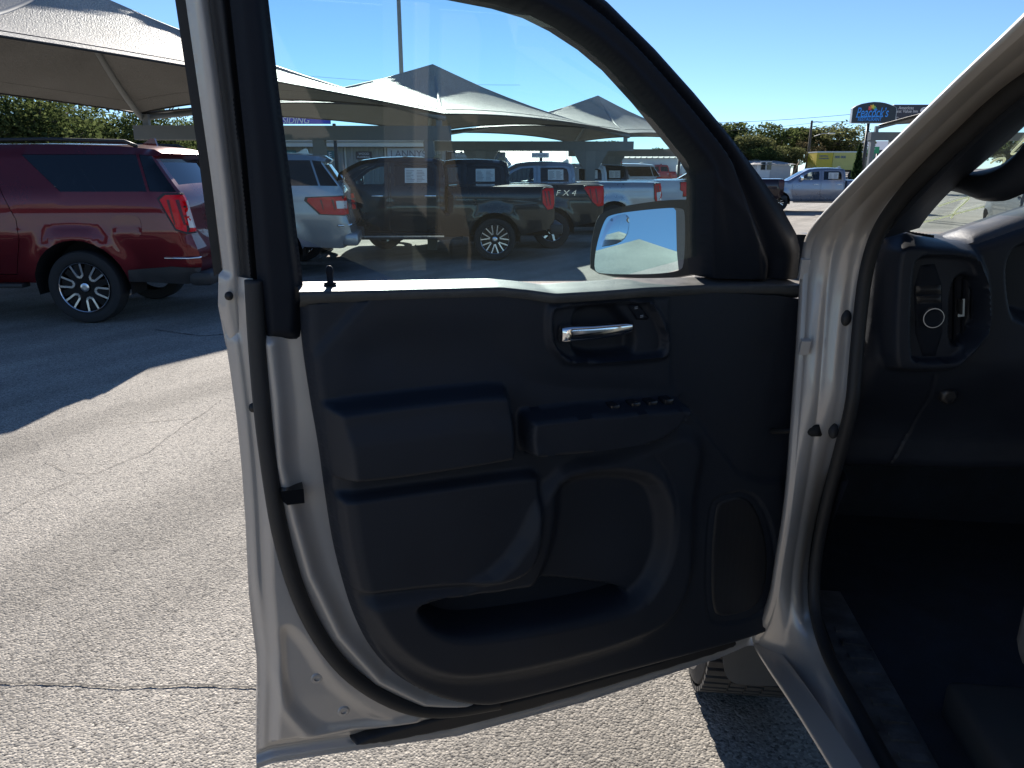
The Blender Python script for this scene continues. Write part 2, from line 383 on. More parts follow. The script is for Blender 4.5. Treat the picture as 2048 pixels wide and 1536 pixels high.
# ---- painted inner door shell, lower half
LOW = [(437, 552), (437, 611), (446, 656), (453, 700), (462, 760), (474, 850), (484, 950), (491, 1050), (495, 1140), (498, 1200), (506, 1270), (514, 1330), (516, 1400), (514, 1470), (513, 1546),
       (547, 1534), (700, 1510), (914, 1479), (1173, 1409), (1432, 1323), (1507, 1290), (1530, 1240), (1545, 1100), (1570, 900), (1580, 650), (612, 650), (560, 600), (505, 556)]
edge_poly = PP(LOW[:21])
emb = PP(smooth_poly([(560, 1250), (600, 1270), (660, 1370), (740, 1430), (800, 1452), (720, 1475), (640, 1470), (580, 1420), (555, 1340)]), -.02)
ridge = PP([(468, 690), (486, 850), (500, 1000), (512, 1150), (535, 1260), (545, 1330), (570, 1410), (620, 1470), (700, 1470), (830, 1435)], -.03)
ridge2 = PP([(540, 690), (553, 800), (562, 930), (590, 1040), (622, 1150), (680, 1270), (760, 1360), (850, 1405), (940, 1410)], -.01)
def w_low(q, z, o, hs):
    d = dist(edge_poly, q, z, closed=False)
    w = -.055 + .012 * sm((d - .002) / .016) + .022 * sm((d - .022) / .024)
    w += -.010 * sm((-sdf(emb, q, z) + .012) / .03) * sm((d - .03) / .03)
    dr = dist(ridge, q, z, closed=False); w += .006 * np.exp(-(dr / .012) ** 2)
    d2 = dist(ridge2, q, z, closed=False); w += .013 * np.exp(-(d2 / .013) ** 2) + .006 * sm((.036 - d2) / .026)
    return w
TRH = [(660, 720), (690, 900), (712, 1080), (750, 1230), (830, 1330), (960, 1360), (1100, 1330), (1400, 1250), (1500, 1220), (1525, 1100), (1545, 900), (1560, 700)]
door_slab('door_shell', LOW, M_SILVER, w_low, -.13, 0, -.03, holes=[TRH], step=.0045)
# ---- window frame: painted band, black outer strip, gaskets, inner trims
TOPV = -190
door_slab('frame_strip', [(345 - 25, TOPV), (371 - 22, TOPV), (371, 0), (421, 346), (444, 542), (428, 553), (394, 292), (350, 0)], M_RUBBER, -.075, -.10, TILT, -.075)
def w_band(q, z, o, hs):
    d = dist(o, q, z); return -.05 + .016 * sm(d / .016)
door_slab('painted_band', [(349, TOPV), (392, TOPV), (423, 0), (448, 182), (476, 410), (487, 547), (497, 676), (452, 692), (436, 611), (437, 552), (446, 541), (421, 346), (371, 0)], M_SILVER, w_band, -.10, TILT, -.05, step=.0045)
def w_gask(q, z, o, hs):
    d = dist(o, q, z); return -.04 + .018 * sm((d - .004) / .012)
door_slab('gasket', [(384, TOPV), (438, TOPV), (466, 0), (500, 319), (518, 524), (530, 676), (539, 800), (512, 800), (500, 687), (492, 676), (481, 547), (470, 410), (442, 182), (417, 0)], M_RUBBER, w_gask, -.055, TILT, -.03, step=.004)
def w_pil(q, z, o, hs):
    d = dist(o, q, z); return -.012 + .022 * sm(d / .02)
door_slab('pillar_trim', [(432, TOPV), (520, TOPV), (537, 0), (558, 182), (585, 387), (606, 568), (607, 590), (600, 679), (524, 681), (512, 524), (494, 319), (460, 0)], M_TRIM2, w_pil, -.06, TILT, -.01, step=.005)
# right hand frame and mirror sail
FR_IN = [(1415, 556), (1411, 470), (1413, 345), (1400, 322), (1350, 260), (1300, 198), (1240, 131), (1190, 88), (1130, 48), (1075, 20), (1010, 0), (900, -22), (760, -38), (640, -45), (533, -48)]
FR_OUT = [(515, TOPV + 20), (760, -175), (950, -150), (1080, -100), (1170, -45), (1225, 0), (1320, 95), (1400, 185), (1470, 270), (1530, 350), (1575, 415), (1604, 468), (1612, 500), (1606, 560)]
fin = PP(FR_IN, 0, TILT); fout = PP(FR_OUT[::-1], 0, TILT)
crease = PP([(1415, 346), (1490, 430), (1508, 490), (1512, 552)], .0, TILT)
def w_frame(q, z, o, hs):
    di = dist(fin, q, z, closed=False); do = dist(fout, q, z, closed=False)
    t = di / (di + do + 1e-6)
    w = -.02 + .028 * sm(di / .012) - .004 * np.exp(-((t - .30) / .08) ** 2) - .03 * sm((t - .56) / .14) + .016 * sm((t - .70) / .12) - .012 * sm((t - .85) / .15)
    tri = sm((1.78 - z) / .2) * sm(di / .08)
    w += .004 * np.exp(-(dist(crease, q, z, closed=False) / .008) ** 2)
    return w
door_slab('window_frame', FR_IN + FR_OUT, M_TRIM2, w_frame, -.07, TILT, 0, step=.006)
# ---- window glass
GL = smooth_poly([(600, 566), (1412, 560), (1420, 345), (1355, 258), (1240, 122), (1130, 38), (1010, -10), (760, -46), (525, -55), (555, 190)], 1)
M_GLASS = glass('door_glass', (.70, .86, .85), 0.0, 1.0, .011, (.5, .55, .5), 1.47)
g2 = PP(GL, -.035, TILT); V, F = sheet(g2, [], .08)
vs, fs = slab(Qa(V[:, 0], V[:, 1], -.035, TILT), F, -N * .002)
mobj('window_glass', Qa(V[:, 0], V[:, 1], -.035, TILT), F, M_GLASS, DOOR)
# ---- rubber weather seal on the door shell
seal = [(508, 560), (514, 684), (526, 830), (542, 957), (561, 1075), (601, 1208), (664, 1316), (731, 1375), (814, 1416), (890, 1424), (1000, 1405)]
sp = smooth_poly(seal, 2, False)
MB().tube([Q(*P(u, v, -.012), -.012) for u, v in sp], .0155, 10).build('weather_seal', M_RUBBER, DOOR, True)
def w_bs(q, z, o, hs): return -.035 + .02 * sm(dist(o, q, z) / .008)
door_slab('bottom_seal', smooth_poly([(699, 1481), (830, 1441), (1000, 1403), (1250, 1338), (1468, 1272), (1478, 1285), (1463, 1300), (1276, 1357), (966, 1448), (712, 1499)], 1), M_RUBBER, w_bs, -.05, 0, -.02, step=.004)
for (u, v) in ((634, 1357), (687, 1423)):
    q, z = P(u, v, -.03); c = Q(q, z, -.036)
    rot = Vector(tuple(N)).to_track_quat('Z', 'Y').to_matrix()
    m = MB(); prof = [(.0135, -.004), (.0135, .004), (.010, .0075), (.0055, .0078), (.005, .004), (.0, .004)]; m.lathe(prof, 20, 'Z')
    m.v = [tuple(Vector(tuple(c)) + rot @ Vector(p)) for p in m.v]; m.build('bolt', M_SILVER, DOOR, True, flat_angle=30)
def w_flat(wv): return lambda q, z, o, hs: np.full(len(q), wv)
door_slab('latch', [(559, 977), (606, 972), (608, 1000), (574, 1004), (564, 996)], pbr('gloss_black', (.008, .008, .009), .15), .014, -.03, 0, 0, step=.02)
q, z = P(458, 590, -.04); m = MB(); m.lathe([(.007, -.003), (.007, .004), (0, .006)], 14, 'Z'); rot = Vector(tuple(N)).to_track_quat('Z', 'Y').to_matrix()
m.v = [tuple(Vector(tuple(Q(q, z, -.030, 0))) + rot @ Vector(p)) for p in m.v]; m.build('plug', M_RUBBER, DOOR, True)
q, z = P(507, 817, -.02); m = MB(); m.lathe([(.008, -.003), (.008, .004), (0, .007)], 14, 'Z')
m.v = [tuple(Vector(tuple(Q(q, z, -.026, 0))) + rot @ Vector(p)) for p in m.v]; m.build('plug', M_RUBBER, DOOR, True)

# ---- moulded trim panel as one height sheet
LEFT = [(601, 590), (602, 640), (607, 700), (622, 800), (640, 900), (653, 1000), (667, 1090), (684, 1160), (706, 1230), (738, 1295), (785, 1348), (840, 1382), (900, 1400), (960, 1408)]
RIGHT = [(1606, 575), (1606, 640), (1603, 720), (1597, 860), (1588, 960), (1578, 1040), (1570, 1110), (1562, 1170), (1553, 1225), (1535, 1256), (1480, 1276), (1400, 1298), (1250, 1338), (1100, 1378), (1000, 1402)]
TR = smooth_poly(LEFT + RIGHT[::-1], 2)
o2 = PP(TR, .01)
STEP = .0052
V, F = sheet(o2, [], STEP, .006)
q, z = V[:, 0], V[:, 1]
de = dist(o2, q, z); de0 = de; rim = PP(smooth_poly(LEFT + RIGHT[::-1], 2, False), .01); de = dist(rim, q, z, closed=False)
def up(poly, wref, h, r, rnd=2):
    pp = PP(smooth_poly(poly, rnd), wref); return h * sm((-sdf(pp, q, z)) / r + .15)
wz = .004 + .028 * np.sqrt(np.clip(1 - (1 - np.clip(de / .028, 0, 1)) ** 2, 0, 1))
# raised front field of the panel against the plain hinge-side zone
field = [(560, 560), (1352, 560), (1352, 690), (1358, 800), (1400, 830), (1450, 900), (1500, 960), (1600, 960), (1640, 1500), (500, 1500)]
wz += up(field, .05, .007, .02, 1) * sm(de / .02)
# shallow hollow behind the arm rest
wz -= .5 * up([(690, 640), (1000, 620), (1060, 700), (1100, 745), (1340, 760), (1352, 800), (1050, 812), (1000, 770), (690, 790)], .04, .012, .07)
# left edge roll down the outer side
wz += up([(650, 850), (720, 840), (1040, 800), (1085, 920), (1400, 930), (1420, 1260), (1100, 1370), (900, 1395), (780, 1340), (715, 1240), (680, 1100)], .07, .010, .05) * sm(de / .05)
ARM = [(648, 836), (668, 824), (1020, 782), (1042, 800), (1048, 925), (1040, 938), (672, 994), (656, 960)]
BLK = [(664, 1002), (720, 995), (900, 970), (1055, 948), (1082, 950), (1090, 970), (1091, 1040), (1087, 1095), (1070, 1138), (1035, 1163), (980, 1176), (850, 1190), (760, 1201), (714, 1206), (700, 1180), (686, 1120), (672, 1060)]
ARM2 = [(1062, 850), (1072, 838), (1380, 813), (1402, 818), (1385, 850), (1330, 890), (1280, 905), (1075, 928), (1062, 915)]
LIP = [(700, 1215), (830, 1190), (1000, 1150), (1100, 940), (1300, 900), (1390, 850), (1440, 900), (1415, 1000), (1402, 1240), (1250, 1322), (950, 1392), (850, 1375), (770, 1320)]
HOLE = [(826, 1203), (850, 1246), (905, 1272), (1000, 1263), (1200, 1228), (1285, 1200), (1335, 1110), (1338, 1010), (1300, 925), (1098, 936), (1096, 1060), (1060, 1160), (1020, 1183), (960, 1195)]
POCK = [(822, 1204), (850, 1248), (905, 1274), (1000, 1265), (1200, 1230), (1300, 1192), (1100, 1165), (1000, 1180)]
wz += up(LIP, .08, .020, .04)
wz -= up(HOLE, .04, .040, .04)
wz -= up(POCK, .06, .085, .016)
wz += up(BLK, .08, .026, .018)
wz += up(ARM, .11, .054, .019)
wz += up(ARM2, .11, .066, .012)
# groove along the stitched line of the forward arm rest
gl = PP(smooth_poly([(1290, 905), (1345, 880), (1370, 850), (1382, 816)], 2, False), .11)
wz -= .003 * np.exp(-(dist(gl, q, z, False) / .0025) ** 2)
gl = PP(smooth_poly([(1065, 926), (1200, 912), (1320, 893), (1388, 850), (1402, 816)], 2, False), .11)
wz -= .004 * np.exp(-(dist(gl, q, z, False) / .0025) ** 2)
gl = PP(smooth_poly([(1310, 915), (1345, 960), (1352, 1060), (1335, 1140), (1290, 1205)], 2, False), .06)
wz -= .003 * np.exp(-(dist(gl, q, z, False) / .003) ** 2)
# release-handle surround: raised rim, sunken floor, finger cup
BEZ = [(1092, 612), (1110, 604), (1296, 592), (1318, 608), (1345, 668), (1345, 708), (1330, 725), (1140, 737), (1112, 718), (1092, 690)]
BEZI = [(1104, 620), (1118, 613), (1290, 601), (1308, 612), (1333, 668), (1333, 702), (1322, 714), (1145, 727), (1122, 710), (1104, 686)]
CUP = [(1150, 612), (1225, 602), (1245, 625), (1268, 655), (1272, 690), (1262, 712), (1165, 718), (1140, 700), (1142, 650)]
wz += up(BEZ, .045, .012, .012); wz -= up(BEZI, .045, .020, .008); wz -= up(CUP, .03, .030, .014)
# sunken speaker field and its rounded outline
SPK = [(1416, 1012), (1432, 990), (1495, 978), (1528, 1020), (1545, 1080), (1548, 1150), (1535, 1205), (1500, 1235), (1432, 1246), (1410, 1228), (1408, 1120)]
sp_ = PP(smooth_poly(SPK, 2), .03); ds = np.abs(sdf(sp_, q, z)); wz -= .006 * np.exp(-(ds / .003) ** 2)
wz -= up(SPK, .03, .004, .006)
wz = np.minimum(wz, .004 + de * 1.6 + .02 * (de > .01))
vs, fs = slab(Qa(q, z, wz), F, Qa(q, z, -.02) - Qa(q, z, wz))
mobj('trim_panel', vs, fs, M_VINYL, DOOR, True, flat_angle=75)
def wtrim(u, v, w0=.03):
    qq, zz = P(u, v, w0); i = np.argmin((q - qq) ** 2 + (z - zz) ** 2); return wz[i]
# ---- sill ledge on top of the panel (sunlit shelf below the glass)
lo = [(598, 580), (760, 577), (1000, 571), (1060, 577), (1110, 584), (1200, 579), (1290, 572), (1340, 570), (1420, 566), (1520, 566), (1606, 568)]
us = np.linspace(598, 1606, 120); vl = np.interp(us, [a for a, b in lo], [b for a, b in lo]); prot = np.interp(us, [598, 1000, 1060, 1110, 1290, 1345, 1410, 1420, 1606], [.042, .042, .046, .056, .056, .044, .036, .034, .034])
vs = []; PR = 12
for u_, v_, p_ in zip(us, vl, prot):
    qq, zz = P(u_, v_, p_ - .008)
    r_ = .007; zt = zz - .002
    ring = [(-.034, zt + .006), (-.02, zt + .005), (.0, zt + .0015)]
    for k in range(7):
        a = R(78 - k * 13); ring.append((p_ - r_ + r_ * math.cos(a), zt - r_ + r_ * math.sin(a)))
    ring += [(p_ - .001, zt - .016), (.012, zt - .03)]
    vs += [Q(qq, b, a) for a, b in ring]
n = PR; fs = [(i * n + k, i * n + k + 1, (i + 1) * n + k + 1, (i + 1) * n + k) for i in range(len(us) - 1) for k in range(n - 1)]
mobj('sill_ledge', vs, fs, pbr('sill_vinyl', (.06, .062, .062), .5, spec=.35, bump=(420, .35, .0015), var=(40, .2)), DOOR, True)
# lock pin
qq, zz = P(661, 568, -.01); c = Q(qq, zz, -.012)
m = MB(); m.lathe([(.011, 0), (.011, .002), (.0055, .003), (.0055, .016), (.0065, .020), (.006, .027), (.003, .031), (0, .0315)], 16, 'Z', c); m.build('lock_pin', M_TRIM2, DOOR, True)
# chrome release handle
pts = []; hs = [(1121, 669, .018), (1126, 668, .0195), (1140, 666, .0195), (1180, 664, .018), (1220, 660, .0165), (1250, 656, .0135), (1262, 655, .010)]
vs = []; nn = 20
for i, (u_, v_, h_) in enumerate(hs):
    qq, zz = P(u_, v_, .045); dep = [.010, .014, .015, .013, .012, .010, .006][i]
    for k in range(nn):
        a = 2 * math.pi * k / nn; ca, sa = math.cos(a), math.sin(a); e = .55
        vs.append(Q(qq, zz + h_ * .80 * math.copysign(abs(sa) ** e, sa), .045 + dep * math.copysign(abs(ca) ** e, ca)))
fs = [(i * nn + k, i * nn + (k + 1) % nn, (i + 1) * nn + (k + 1) % nn, (i + 1) * nn + k) for i in range(len(hs) - 1) for k in range(nn)] + [tuple(range(nn)), tuple(range(len(hs) * nn - 1, (len(hs) - 1) * nn - 1, -1))]
mobj('release_handle', vs, fs, M_CHROME, DOOR, True, flat_angle=50)
# lock rocker beside the handle with its two symbols
def dpoly(name, poly, mat, w0, th, parent=DOOR, rnd=0, bevel=.003):
    pp = PP(smooth_poly(poly, rnd) if rnd else poly, w0); V_, F_ = sheet(pp, [], .004, .003)
    d = dist(pp, V_[:, 0], V_[:, 1]); wv = w0 + th * sm(d / bevel + .2)
    vs, fs = slab(Qa(V_[:, 0], V_[:, 1], wv), F_, -N * .02); return mobj(name, vs, fs, mat, parent, True, flat_angle=50)
dpoly('lock_switch', [(1252, 608), (1276, 606), (1298, 636), (1292, 640), (1272, 639)], M_TRIM2, wtrim(1290, 660), .005)
M_MARK = pbr('pale_marking', (.34, .36, .38), .5)
for (u_, v_, du, dv) in ((1268, 613, 3, 3), (1279, 630, 3, 3)):
    for k_ in range(2):
        a_, b_ = P(u_ - du, v_ + k_ * dv, .03), P(u_ + du, v_ + k_ * dv - 1, .03); ww_ = wtrim(u_, v_) + .0075; MB().bar(Q(a_[0], a_[1], ww_), Q(b_[0], b_[1], ww_), .0012, .0012).build('lock_symbol', M_MARK, DOOR)
# window switches and knobs on the forward arm-rest ledge
for (u_, v_) in ((1225, 818), (1266, 813), (1300, 810), (1332, 806)):
    qq, zz = P(u_, v_, .06); m = MB()
    rz = math.atan2(E[1], E[0]); m.box(Q(qq, zz + .004, .058), (.022, .030, .016), rz, bev=.004); m.build('window_switch', pbr('switch_gloss', (.02, .02, .022), .18), DOOR, True, flat_angle=40)
# speaker grille: fine pierced field in the sunken oval
m_sp = bpy.data.materials.new('speaker_mesh'); m_sp.use_nodes = True; nd, lk = nodes(m_sp); b = nd['Principled BSDF']; b.inputs['Roughness'].default_value = .5
tc = nd.new('ShaderNodeTexCoord'); vo = nd.new('ShaderNodeTexVoronoi'); vo.inputs['Scale'].default_value = 190; vo.inputs['Randomness'].default_value = .1; lk.new(tc.outputs['Object'], vo.inputs['Vector'])
mr = nd.new('ShaderNodeMapRange'); mr.inputs[1].default_value = .25; mr.inputs[2].default_value = .4; lk.new(vo.outputs['Distance'], mr.inputs[0])
cr = nd.new('ShaderNodeMix'); cr.data_type = 'RGBA'; lk.new(mr.outputs[0], cr.inputs[0]); cr.inputs[6].default_value = (.006, .006, .006, 1); cr.inputs[7].default_value = (.013, .014, .017, 1); lk.new(cr.outputs[2], b.inputs['Base Color'])
SPI = [(1430, 1016), (1442, 1000), (1490, 990), (1516, 1026), (1532, 1082), (1534, 1150), (1522, 1200), (1492, 1224), (1440, 1234), (1424, 1218), (1422, 1120)]
dpoly('speaker_grille', SPI, m_sp, wtrim(1470, 1110), .003, rnd=2, bevel=.006)
# ---- door mirror, outside the glass
MC = at(1300, 480, 1.86); dh = MC - EYE; dh /= np.linalg.norm(dh)
rv = np.array([-.19, -.95, .232]); rv /= np.linalg.norm(rv); MN = rv - dh; MN /= np.linalg.norm(MN)
def plane_hit(u, v, p0, n):
    d = ray(u, v); return EYE + d * (((p0 - EYE) @ n) / (d @ n))
def mpoly(px, off): return np.array([plane_hit(u, v, MC + MN * off, MN) for u, v in px])
HOUS = smooth_poly([(1181, 556), (1181, 500), (1190, 445), (1206, 420), (1300, 403), (1368, 398), (1412, 402), (1440, 420), (1440, 556)], 2)
GLS = smooth_poly([(1187, 540), (1192, 492), (1208, 440), (1222, 428), (1300, 418), (1363, 414), (1371, 425), (1369, 530), (1358, 543), (1300, 549), (1200, 548)], 2)
MIRR = empty('side_mirror', MC, 0); MIRR.parent = DOOR; MIRR.matrix_parent_inverse = wmat(DOOR).inverted()
hp = mpoly(HOUS, .0); gp_ = mpoly(GLS, -.004); hc = hp.mean(0)
M_MH = pbr('mirror_housing_black', (.02, .021, .022), .4, bump=(300, .15, .001), var=(20, .2))
n = len(hp); vs = []; rings = [(1.0, 0, 'h'), (1.01, -.008, 'h'), (1.015, -.04, 'h'), (.96, -.09, 'h'), (.80, -.13, 'h'), (.4, -.15, 'h')]
for s_, o_, _ in rings: vs += [hc + (p - hc) * s_ + MN * o_ for p in hp]
fs = [(i * n + k, (i + 1) * n + k, (i + 1) * n + (k + 1) % n, i * n + (k + 1) % n) for i in range(len(rings) - 1) for k in range(n)] + [tuple((len(rings) - 1) * n + k for k in range(n))]
# front rim running in to the glass
m2 = len(gp_)
def nearest_loop(a, b): return [int(np.argmin(((b - p) ** 2).sum(1))) for p in a]
ax = np.cross(MN, [0, 0, 1]); ax /= np.linalg.norm(ax); ay = np.cross(ax, MN)
to2 = lambda A_: [((p - MC) @ ax, (p - MC) @ ay) for p in A_]
V2, F2 = sheet(to2(hp), [to2(gp_)], .02, .008)
b0 = len(vs); vs += [MC + ax * a + ay * b_ for a, b_ in V2]; fs += [tuple(int(i) + b0 for i in f) for f in F2]
mobj('mirror_housing', vs, fs, M_MH, MIRR, True, flat_angle=40).parent = DOOR
bpy.data.objects['mirror_housing'].matrix_parent_inverse = wmat(DOOR).inverted()
V2, F2 = sheet(to2(gp_), [], .03, .01)
o = mobj('mirror_glass', [MC + ax * a + ay * b_ - MN * .004 for a, b_ in V2], F2, M_MIRROR, DOOR)
SPOT = smooth_poly([(1213, 447), (1228, 432), (1258, 426), (1258, 460), (1247, 480), (1228, 489), (1196, 494), (1206, 470)], 1)
sp3 = mpoly(SPOT, .0); V2, F2 = sheet(to2(sp3), [], .006, .005); c2 = V2.mean(0)
d2 = ((V2 - c2) ** 2).sum(1); mobj('spot_mirror', [MC + ax * a + ay * b_ + MN * (.006 - dd * .9) for (a, b_), dd in zip(V2, d2)], F2, M_MIRROR, DOOR, True)
bpy.data.objects.remove(MIRR)
MB().bar(at(1440, 480, 1.87), Q(*P(1520, 470, -.05), -.05), .05, .10).build('mirror_arm', M_MH, DOOR)

# ------------------------------------------------------------------ cab body around the opening
PAIRS = [((2200, -85), (2200, 35)), ((2060, 50), (2075, 132)), ((1960, 140), (1990, 192)), ((1860, 235), (1900, 278)), ((1760, 330), (1830, 346)), ((1690, 400), (1780, 402)), ((1645, 446), (1750, 446)), ((1622, 480), (1733, 485)), ((1614, 540), (1718, 540)),
         ((1610, 620), (1707, 624)), ((1604, 720), (1697, 735)), ((1598, 800), (1692, 800)), ((1592, 880), (1673, 878)), ((1585, 975), (1647, 975)), ((1575, 1060), (1627, 1057)), ((1562, 1130), (1614, 1150)), ((1552, 1200), (1617, 1225)),
         ((1530, 1260), (1635, 1285)), ((1508, 1285), (1655, 1330)), ((1545, 1345), (1703, 1415)), ((1600, 1425), (1745, 1495)), ((1690, 1570), (1800, 1590)), ((1790, 1740), (1890, 1740)), ((1900, 1950), (2000, 1950))]
Oc = smooth_poly([a for a, b in PAIRS], 2, False); Ic = smooth_poly([b for a, b in PAIRS], 2, False)
O3 = np.array([RA(u, v, 0.0) for u, v in Oc]); I3 = np.array([RA(u, v, .085) for u, v in Ic])
prof = [(.015, .0), (.04, .004), (.08, .007), (.20, .010), (.36, .010), (.41, .005), (.46, .005), (.51, .009), (.66, .0105), (.80, .008), (.85, .003), (.92, .003), (1, 0)]
vs = []; M = len(prof) + 4
for i, (a, b_) in enumerate(zip(O3, I3)):
    c = a * .5 + b_ * .5; dn = EYE - c; dn /= np.linalg.norm(dn)
    vs += [a + FW * .10 + AW * .03, a + FW * .035 - AW * .006, a + FW * .012 - AW * .010, a - AW * .006]
    vs += [a + (b_ - a) * t + dn * h for t, h in prof]
fs = [(i * M + k, i * M + k + 1, (i + 1) * M + k + 1, (i + 1) * M + k) for i in range(len(O3) - 1) for k in range(M - 1)]
mobj('door_aperture', vs, fs, M_SILVER, TRUCK, True)
# seal round the opening
S3 = [RA(u + 13, v + 6, .088) for u, v in Ic]
MB().tube(S3, .0135, 10).build('aperture_seal', M_RUBBER, TRUCK, True)
# plastic plugs and the check strap
for (u_, v_) in ((1692, 636), (1667, 862)):
    c = RA(u_, v_, .078); dn = EYE - c; dn /= np.linalg.norm(dn); rot = Vector(tuple(dn)).to_track_quat('Z', 'Y').to_matrix(); m = MB(); m.lathe([(.0165, -.02), (.0165, .006), (.013, .010), (0, .011)], 18, 'Z')
    m.v = [tuple(Vector(tuple(c + dn * .017)) + rot @ Vector((p[0] * .62, p[1], p[2]))) for p in m.v]; m.build('plug', M_RUBBER, TRUCK, True)
a_, b_ = RA(1545, 862, -.03), RA(1640, 861, .05); dn = EYE - b_; dn /= np.linalg.norm(dn); a_ = a_ + dn * .03; b_ = b_ + dn * .022
MB().tube([a_, a_ * .3 + b_ * .7], .006, 8).tube([a_ * .35 + b_ * .65, a_ * .2 + b_ * .8, b_], [.008, .013, .013], 12).build('check_strap', M_BLACK, TRUCK, True)
for v0, v1 in ((518, 556), (680, 706)):
    a_, b_ = RA(1612, v0, .0), RA(1606, v1, .0); dn = EYE - a_; dn /= np.linalg.norm(dn)
    MB().bar(a_ + dn * .02, b_ + dn * .02, .018, .012).build('hinge', pbr('hinge_paint', (.5, .48, .45), .45), TRUCK)
# fender, bonnet and cowl ahead of the opening
def strip(sections, name, mat, parent=TRUCK, smooth=True, sharp=45):
    n = len(sections[0]); vs = [p for s in sections for p in s]
    fs = [(i * n + k, i * n + k + 1, (i + 1) * n + k + 1, (i + 1) * n + k) for i in range(len(sections) - 1) for k in range(n - 1)]
    return mobj(name, vs, fs, mat, parent, smooth, flat_angle=sharp)
secs = []
for f in (.05, .12, .3, .9, 1.5, 2.0, 2.15):
    e = 0 if f < 2 else .1
    secs.append([T(.03, f, .52 if not .35 < f < 1.35 else .9), T(.0 + e - .05 * sm((f - .3) / .3), f, .95), T(.01 + e - .04 * sm((f - .3) / .3), f, 1.25), T(.05 + e, f, 1.385 - f * .02), T(.14, f, 1.40 - f * .05), T(.45, f + .03, 1.385 - f * .05), T(.95, f + .05, 1.395 - f * .05), T(1.45, f + .03, 1.385 - f * .05), T(1.76, f, 1.40 - f * .05), T(1.9, f, 1.25), T(1.9, f, .6)])
strip([s for s in secs if True], 'front_body', M_SILVER)
fl = [RA(1622, 478, .005), RA(1654, 438, .005), RA(1640, 462, .05), RA(1612, 515, .03)]
# wheel behind the door
WH = T(.05, .62, .41)
def rot_to(v, rz): c, s = math.cos(rz), math.sin(rz); return (v[0] * c - v[1] * s, v[0] * s + v[1] * c, v[2])
rzF = math.atan2(FW[1], FW[0])
m = MB(); m.lathe([(.27, -.13), (.36, -.14), (.40, -.13), (.413, -.10), (.418, -.03), (.418, .03), (.413, .10), (.40, .13), (.36, .14), (.27, .13)], 64, 'Y')
for k in range(64):
    a = 2 * math.pi * k / 64
    for y0, y1, da in ((-.125, -.05, .05), (-.045, .0, .0), (.005, .05, .04), (.055, .128, -.02)):
        aa = a + da; c, s = math.cos(aa), math.sin(aa); r0 = .424
        c2, s2 = math.cos(aa + .062), math.sin(aa + .062)
        m.add([(r0 * c, y0, r0 * s), (r0 * c, y1, r0 * s), (r0 * c2, y1, r0 * s2), (r0 * c2, y0, r0 * s2), (.41 * c, y0, .41 * s), (.41 * c, y1, .41 * s), (.41 * c2, y1, .41 * s2), (.41 * c2, y0, .41 * s2)], [(0, 1, 2, 3), (0, 4, 5, 1), (1, 5, 6, 2), (2, 6, 7, 3), (3, 7, 4, 0)])
m.v = [tuple(np.array(rot_to(p, rzF)) + WH) for p in m.v]
wt = m.build('front_wheel', pbr('tyre_dusty', (.055, .05, .046), .85, var=(30, .3)), TRUCK, False)
# mud flap behind the wheel
px = smooth_poly([(1446, 1290), (1447, 1340), (1458, 1362), (1480, 1370), (1600, 1374), (1640, 1280), (1500, 1240)], 1)
mp = [RF(u, v, .18) for u, v in px]; n = len(mp); vs = mp + [p + FW * .012 for p in mp]
mobj('mud_flap', vs, [tuple(range(n)), tuple(range(2 * n - 1, n - 1, -1))] + [(i, i + n, (i + 1) % n + n, (i + 1) % n) for i in range(n)], pbr('flap_plastic', (.075, .072, .07), .6, var=(12, .15)), TRUCK)
# underbody, floor, far side, roof, cab rear, cargo box
MB().box(T(.95, -.9, .48), (1.7, 3.4, .12), rzF - R(90)).build('underbody', M_BLACK, TRUCK)
MB().box(T(.95, -.43, .575), (1.7, 2.34, .03), rzF - R(90)).build('floor_carpet', M_CARPET, TRUCK)
MB().box(T(.06, -2.1, .85), (.10, 1.5, .75), rzF - R(90), bev=.03).box(T(-.015, -1.29, 1.22), (.06, .16, 1.40), rzF - R(90), bev=.008).box(T(.09, -2.45, 1.55), (.07, .18, .7), rzF - R(90), bev=.02).build('cab_side', M_SILVER, TRUCK, False)
MB().box(T(.045, -1.29, 1.22), (.055, .12, 1.38), rzF - R(90), bev=.01).build('pillar_seal', M_RUBBER, TRUCK)
MB().box(T(.168, -1.30, 1.25), (.18, .14, 1.30), rzF - R(90), bev=.02).build('inner_pillar', pbr('beige_trim', (.20, .175, .135), .6, bump=(300, .2, .001)), TRUCK, True, flat_angle=40)
MB().box(T(.17, -1.215, 1.115), (.075, .03, .15), rzF - R(90), bev=.02).build('belt_guide', M_BLACK, TRUCK, True)
MB().tube([T(.12, -1.195, 1.06), T(.17, -1.19, 1.075), T(.22, -1.195, 1.05)], .012, 8).build('belt_anchor', M_CHROME, TRUCK, True)
MB().box(T(1.85, -1.2, .95), (.10, 3.2, .85), rzF - R(90), bev=.03).box(T(1.8, -1.2, 1.65), (.06, .2, .6), rzF - R(90)).build('far_side', M_SILVER, TRUCK, False)
MB().box(T(.95, -1.55, 1.945), (1.5, 2.3, .05), rzF - R(90), bev=.02).build('roof', M_SILVER, TRUCK, True, flat_angle=40)
MB().box(T(.95, -1.55, 1.912), (1.44, 2.2, .012), rzF - R(90)).build('headliner', pbr('headliner_grey', (.12, .12, .12), .9), TRUCK)
MB().box(T(.95, -2.58, 1.2), (1.75, .07, 1.4), rzF - R(90)).build('cab_back', M_SILVER, TRUCK)
